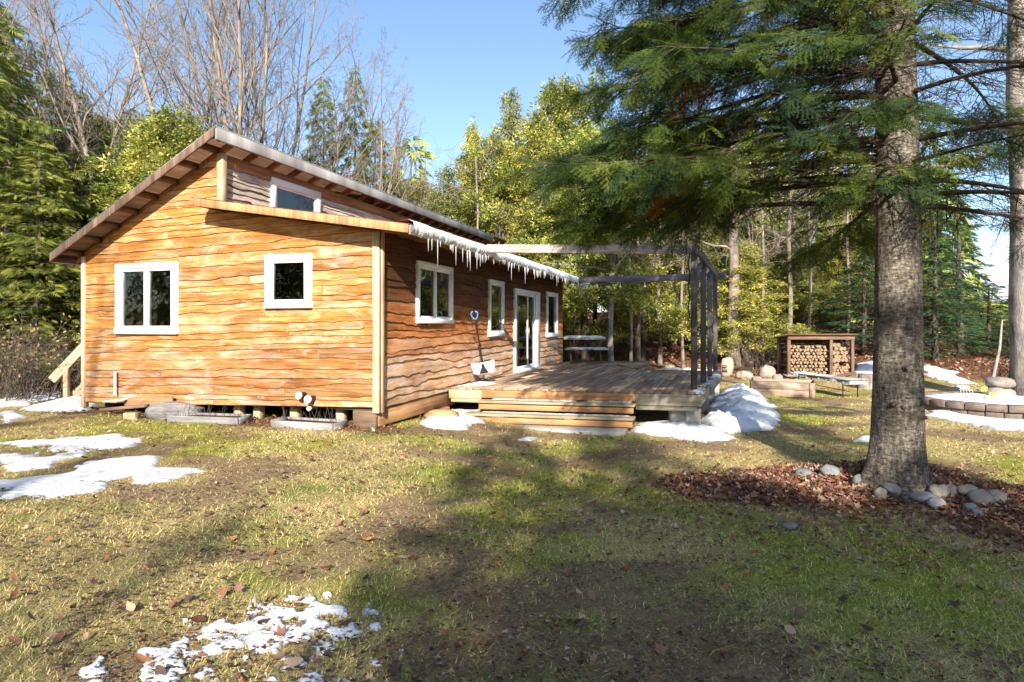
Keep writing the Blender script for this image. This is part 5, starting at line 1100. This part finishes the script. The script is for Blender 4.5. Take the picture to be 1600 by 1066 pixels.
# far wood
def far_wood():
    mb = MB(); tb = MB(); TV, TF = frond_tpl(6, 1., .22); rr = np.random.default_rng(77)
    for i in range(120):
        Y = rr.uniform(38, 62); X = rr.uniform(-.95, .86) * Y
        px = CX + X / Y * F_PX
        if px > 1490 or (470 < px < 640 and rr.random() < .5): hh = rr.uniform(2.5, 4) if px > 1490 else rr.uniform(7, 9)
        else: hh = rr.uniform(9, 14)
        if px < 250: hh *= 1.25
        z0 = hz(X, Y); n = 260; t = rr.random(n); a = rr.random(n) * 6.283; q = hh * .2 * (1 - t) ** .8 * np.sqrt(rr.random(n)) * 1.2 + .1
        P = np.column_stack([X + q * np.cos(a), Y + q * np.sin(a), z0 + .8 + t * (hh - .8)]); Xd = unit(np.column_stack([np.cos(a), np.sin(a), -.4 + .3 * rr.normal(0, 1, n)])); Yd = unit(np.cross(rr.normal(0, .4, (n, 3)) + (0, 0, 1), Xd)); c_ = np.array((DG + YG[:2])[rr.integers(0, 5)]) * rr.uniform(.7, 1.3, (n, 1))
        stamp(mb, TV, TF, P, Xd, Yd, np.cross(Xd, Yd), rr.uniform(.7, 1.3, n), c_); tube(mb, [(X, Y, z0), (X, Y, z0 + hh * .9)], [.12, .03], 5, (.10, .08, .06))
    for i in range(60):
        a0 = R(rr.uniform(185, 355)); rd = rr.uniform(32, 48); X = rd * math.cos(a0); Y = rd * math.sin(a0); hh = rr.uniform(6, 10.5) if Y < -22 else rr.uniform(9, 13)
        z0 = hz(X, Y); n = 240; t = rr.random(n); a = rr.random(n) * 6.283; q = hh * .22 * (1 - t) ** .8 * np.sqrt(rr.random(n)) * 1.2 + .1
        P = np.column_stack([X + q * np.cos(a), Y + q * np.sin(a), z0 + .8 + t * (hh - .8)]); Xd = unit(np.column_stack([np.cos(a), np.sin(a), -.4 + .3 * rr.normal(0, 1, n)])); Yd = unit(np.cross(rr.normal(0, .4, (n, 3)) + (0, 0, 1), Xd)); stamp(mb, TV, TF, P, Xd, Yd, np.cross(Xd, Yd), rr.uniform(.7, 1.3, n), np.array(DG[1]) * rr.uniform(.7, 1.3, (n, 1)))
    tag(mb.build('distant_forest', M['leafy']), 'far conifer wood closing the view behind the nearer trees', 'forest', kind='stuff')
far_wood()

# ------------------------------------------------------------------ the big fir
def spray_tpl(seed=0):
    rr = np.random.default_rng(seed); V = []; Fc = []
    def twig(p, d, L, n):
        side = np.array((-d[1], d[0], 0.))
        for i in range(n):
            t = (i + .5) / n; b = p + d * L * t; s = 1 if i % 2 else -1; dd = nrm(d * .55 + side * s * 1.0 + np.array((0, 0, rr.normal(.1, .28)))); l = .024 * rr.uniform(.8, 1.15) * (1.0 - .3 * t); w = d * .0052; k = len(V); V.extend([b - w, b + w, b + dd * l]); Fc.append((k, k + 1, k + 2))
    X = np.array((1., 0, 0)); twig(np.zeros(3), X, .30, 40)
    for i in range(9):
        x = .03 + i * .027; s = 1 if i % 2 else -1; a = R(48 - i) * s; L = .15 * (1 - .65 * i / 9) * rr.uniform(.8, 1.1); twig(np.array((x, 0, 0)), np.array((math.cos(a), math.sin(a), -.06)), L, int(L * 125))
    V = np.array(V); V[:, 2] -= .35 * V[:, 0] ** 2
    k = len(V); tw = .0028; V = np.vstack([V, [(0, -tw, 0), (0, tw, 0), (.30, 0, -.03)]]); Fc.append((k, k + 1, k + 2)); return V, np.array(Fc)
def big_fir():
    b = gpt(1410, 762); b = np.array((b[0], b[1] + .1, hz(b[0], b[1]) - .06)); H = 15.; r = thing('fir_tree', b, 'big old fir with thick bare lower trunk and wide drooping boughs at the right', 'fir tree')
    rr = np.random.default_rng(5)
    # trunk with root flare
    z = np.concatenate([np.linspace(0, 1.2, 16), np.linspace(1.35, H, 70)]); k = 40; th = np.arange(k) * 2 * math.pi / k; V = []
    for zz in z:
        rad = (.228 * (1 - zz / H) ** .75 + .012) + .10 * math.exp(-zz * 5.0) + .02 * math.exp(-zz * 1.2)
        lob = 1 + .34 * math.exp(-zz * 3.8) * (np.maximum(0, np.cos(th * 4 + .8)) - .35) + .018 * np.sin(th * 9 + zz * 2) + .02 * (fbm(np.cos(th) * 3 + zz * 2.3, np.sin(th) * 3 + zz * .7, 3) - .5) * 2
        rt = rad * lob
        V.append(np.column_stack([b[0] + .02 * math.sin(zz * .8) + rt * np.cos(th), b[1] + rt * np.sin(th), np.full(k, b[2] + zz)]))
    V = np.array(V); n = len(z); i = np.arange(n - 1)[:, None] * k; j = np.arange(k)[None]; f = np.stack([i + j, i + (j + 1) % k, i + k + (j + 1) % k, i + k + j], -1).reshape(-1, 4); mb = MB(); mb.add(V.reshape(-1, 3), f); trunk = mb.build('trunk', M['fir_bark'], r, smooth=True)
    for q in range(12):   # knots and stubs
        mb = MB(); a = rr.uniform(math.pi * 1.0, math.pi * 2.0); zz = rr.uniform(.8, 3.3); rad = .235 * (1 - zz / H) ** .75 + .03; p = b + (rad * math.cos(a), rad * math.sin(a), zz); d = np.array((math.cos(a), math.sin(a), .1)); tube(mb, [p - d * .03, p + d * rr.uniform(.01, .05)], [.035, .015], 7, (.7, .7, .7)); mb.build('stub', M['fir_bark'], r)
    bm = MB(); dm = MB(); P = []; Xd = []; Nn = []; Sc = []; Cc = []; green = np.array([(.06, .095, .024), (.09, .135, .03), (.15, .185, .04), (.04, .072, .034)])
    nb = 84; extra = 42
    for ib in range(nb + extra):
        t = ib / nb; zc = 3.0 + (H - 3.35) * t ** 1.35
        if ib >= nb: zc = 3.1 + 3.7 * (ib - nb) / extra
        low = zc < 6.8; L = 3.9 * (1 - (zc - 2.6) / (H - 2.2)) ** .8 * rr.uniform(.8, 1.1) + .2; az = ib * 2.399 + .6 + rr.normal(0, .15)
        if ib >= nb: az = math.pi + (((ib * .618) % 1) - .42) * 1.9
        dirc = np.array((math.cos(az), math.sin(az), 0)); 
        if low: L *= (1 - .58 * max(0, -dirc[1]) ** .8) * (.95 if dirc[1] > 0 else 1)     # shorter toward the open yard in front
        if low and dirc[0] > .5: L *= .85
        drop = (.15 if low else .10) + rr.uniform(-.08, .09); n = 12; q = np.linspace(0, 1, n); side = np.array((-dirc[1], dirc[0], 0)); wv = .10 * np.sin(q * 5 + ib)
        path = b + np.array((0, 0, zc)) + dirc * (L * q)[:, None] + side * (wv * q)[:, None] + np.column_stack([0 * q, 0 * q, L * (.10 * q - drop * 2.0 * q ** 2 + drop * .9 * q ** 3.2)]); tube(bm, path, np.linspace(.038, .006, n) * (.6 + .1 * L), 6, (.55, .5, .48))
        start = (.60 if dirc[0] > .35 else .42 if dirc[0] > -.2 else .52) if low else .2; m = int(L / (.082 if low else .17)); gap = rr.random(3)
        for k in range(m):
            s = .08 + .92 * (k + rr.random()) / m; pi = s * (n - 1); k0 = min(n - 2, int(pi)); p = path[k0] + (path[k0 + 1] - path[k0]) * (pi - k0); tg = nrm(path[k0 + 1] - path[k0]); sg = 1 if k % 2 else -1
            l2 = (.78 * (1 - .7 * s) + .16) * min(1, L / 3) * rr.uniform(.7, 1.15); d2 = nrm(tg * .75 + side * sg * rr.uniform(.4, 1.1) + np.array((0, 0, -.16 + rr.normal(0, .26))))
            p2 = [p, p + d2 * l2 * .5 - (0, 0, .02), p + d2 * l2 - (0, 0, .08 * l2 + .02)]
            if low and s < .93 and min(abs(s - (.35 + .6 * g_)) for g_ in gap) < .035: continue
            if s < start + rr.normal(0, .06):
                if low:
                    tube(dm, p2, [.006, .004, .002], 3, (.8, .75, .7), cap=False)
                    for w in range(8):
                        e0 = p + d2 * l2 * rr.uniform(.2, .9); e1 = e0 + nrm(d2 + rr.normal(0, .7, 3) - (0, 0, .3)) * rr.uniform(.1, .35); tube(dm, [e0, e1], [.003, .0015], 3, (.8, .75, .7), cap=False)
                continue
            tube(bm, p2, [.007, .005, .002], 3, (.6, .5, .45), cap=False); ns = max(2, int(l2 / .06)) if low else max(2, int(l2 / .16)); dead = rr.random() < .007; base = green[rr.integers(0, 4)] * rr.uniform(.75, 1.35)
            s2 = nrm(np.cross((0, 0, 1), d2))
            for w in range(ns + 1):
                e = (w + .5) / ns; e = min(1, e); o_ = p + d2 * l2 * e - (0, 0, .10 * l2 * e * e); gg = 1 if w % 2 else -1
                if w == ns: xd = d2
                else: xd = nrm(d2 * .8 + s2 * gg * .7)
                xd = nrm(xd + rr.normal(0, .30, 3) - np.array((0, 0, .28))); P.append(o_); Xd.append(xd); Nn.append((rr.normal(0, .5), rr.normal(0, .5), 1)); Sc.append(rr.uniform(.75, 1.2) * (1 if low else 2.0)); Cc.append(np.array((.30, .10, .035)) if dead else base * rr.uniform(.8, 1.25))
    bm.build('boughs', M['dark_bark'], r, smooth=True); dm.build('dead_twigs', M['dark_bark'], r)
    P = np.array(P); Xd = unit(np.array(Xd)); N = np.array(Nn); Yd = unit(np.cross(N, Xd)); Zd = np.cross(Xd, Yd); Sc = np.array(Sc); Cc = np.array(Cc); fb = MB()
    hi = Sc > 1.5
    for v in range(3):
        TV, TF = spray_tpl(v); m = (np.arange(len(P)) % 3 == v) & ~hi; stamp(fb, TV, TF, P[m], Xd[m], Yd[m], Zd[m], Sc[m], Cc[m])
    TV, TF = frond_tpl(9, .32, .035, 50, .1); TV = TV.copy(); stamp(fb, TV, TF, P[hi], Xd[hi], Yd[hi], Zd[hi], Sc[hi], Cc[hi])
    print('fir sprays', len(P), 'tris', sum(len(s) for s in fb.S))
    fb.build('needles', M['leafy'], r)
big_fir()

# ------------------------------------------------------------------ trees behind the photographer (they cast the long shadows)
def shadow_tree(kind, var, X, Y, H, w, label): put_tree(kind, var, 0, Y, None, label, x=X - .03 * (5 - Y), base=H * 1.12, sx=w, group='trees behind the photographer')
SHT = [('hemlock', 0, .55, -14, 10.8, .75), ('hemlock', 1, 1.6, -15, 9.8, .9), ('cedar', 1, 3.0, -13, 8.8, 1.1), ('hemlock', 0, 5.4, -16, 10.0, .95), ('hemlock', 1, 8.3, -15, 9.3, .95), ('cedar', 0, 1.0, -11, 7.0, .9), ('hemlock', 1, 2.0, -21, 14.4, .55), ('hemlock', 0, 2.6, -22, 15.3, .6), ('cedar', 2, 10.3, -14, 7.6, 1.0), ('hemlock', 1, 5.15, -13, 13.8, .62), ('cedar', 0, 4.3, -11, 7.6, 1.0), ('cedar', 2, 6.8, -12, 7.8, 1.1), ('cedar', 1, 1.8, -10, 7.0, 1.0), ('spruce', 0, -.4, -10, 6.2, .5), ('spruce', 1, -1.9, -8, 5.9, .5), ('hemlock', 1, -4.2, -13, 9.0, .4), ('spruce', 1, -7.0, -10, 6.6, .5)]
for i, (k, v, x, y, h, w) in enumerate(SHT): shadow_tree(k, v, x, y, h, w, 'dark conifer standing behind the photographer, number %s in the row' % ordn[i] )
for i, (k, x, y, rot, s) in enumerate((('single', -9.2, -13, 1, 1.15), ('fork', -5.5, -19, 2, 1.2), ('lean', -12.5, -18, 4, 1.2), ('multi', -3.6, -24, 0, 1.15))): put_bare(k, 0, y, 'leafless tree behind the photographer casting streaky shade, %s' % ordn[i], rot, s, x=x, group='trees behind the photographer')

# ------------------------------------------------------------------ sky, sun, camera
ELEV, DX = 26, .0
w = bpy.data.worlds.new('World'); scene.world = w; w.use_nodes = True; nt = w.node_tree
for n in list(nt.nodes): nt.nodes.remove(n)
sky = nt.nodes.new('ShaderNodeTexSky'); sky.sky_type = 'NISHITA'; sky.sun_disc = False; sky.sun_elevation = R(ELEV); sky.sun_rotation = math.pi + math.atan2(DX, 1); sky.air_density = 1.0; sky.dust_density = .9; sky.ozone_density = 2.4
bg = nt.nodes.new('ShaderNodeBackground'); bg.inputs[1].default_value = .11; out = nt.nodes.new('ShaderNodeOutputWorld')
tc = nt.nodes.new('ShaderNodeTexCoord'); mp = nt.nodes.new('ShaderNodeMapping'); mp.inputs['Scale'].default_value = (2.2, 2.2, 7); nz = nt.nodes.new('ShaderNodeTexNoise'); nz.inputs['Scale'].default_value = 1.6; nz.inputs['Detail'].default_value = 6
nt.links.new(tc.outputs['Generated'], mp.inputs['Vector']); nt.links.new(mp.outputs[0], nz.inputs['Vector'])
rp = nt.nodes.new('ShaderNodeValToRGB'); rp.color_ramp.elements[0].position = .48; rp.color_ramp.elements[1].position = .62; nt.links.new(nz.outputs['Fac'], rp.inputs[0])
sx = nt.nodes.new('ShaderNodeSeparateXYZ'); nt.links.new(tc.outputs['Generated'], sx.inputs[0])
mr = nt.nodes.new('ShaderNodeMapRange'); mr.inputs['From Min'].default_value = .20; mr.inputs['From Max'].default_value = .06; nt.links.new(sx.outputs['Z'], mr.inputs['Value'])
mm = nt.nodes.new('ShaderNodeMath'); mm.operation = 'MULTIPLY'; nt.links.new(rp.outputs[0], mm.inputs[0]); nt.links.new(mr.outputs[0], mm.inputs[1])
mx = nt.nodes.new('ShaderNodeMix'); mx.data_type = 'RGBA'; nt.links.new(mm.outputs[0], mx.inputs[0]); nt.links.new(sky.outputs[0], mx.inputs[6]); mx.inputs[7].default_value = (6.5, 6.7, 7.0, 1)
nt.links.new(mx.outputs[2], bg.inputs[0]); nt.links.new(bg.outputs[0], out.inputs[0])
from mathutils import Vector
sun = bpy.data.lights.new('Sun', 'SUN'); sun.energy = 5.0; sun.angle = R(.5); sun.color = (1, .93, .82); so = bpy.data.objects.new('Sun', sun); COL.objects.link(so); d = Vector((DX, 1, 0)).normalized() * math.cos(R(ELEV)) + Vector((0, 0, -math.sin(R(ELEV)))); so.rotation_euler = d.to_track_quat('-Z', 'Y').to_euler(); so.location = (-3, -30, 20)
cam = bpy.data.cameras.new('Camera'); cam.sensor_width = 36; cam.lens = 36 * F_PX / 1600; cam.shift_y = -(533 - HY) / 1600; cam.clip_end = 3000; cam.clip_start = .05; co = bpy.data.objects.new('Camera', cam); COL.objects.link(co); co.location = (0, 0, CAMZ); co.rotation_euler = (R(90), 0, 0); scene.camera = co
scene.view_settings.view_transform = 'Standard'; scene.view_settings.look = 'None'; scene.view_settings.exposure = 1.2; scene.view_settings.gamma = 1
scene.cycles.max_bounces = 6; scene.cycles.transparent_max_bounces = 12; scene.cycles.diffuse_bounces = 3; scene.cycles.caustics_reflective = False; scene.cycles.caustics_refractive = False
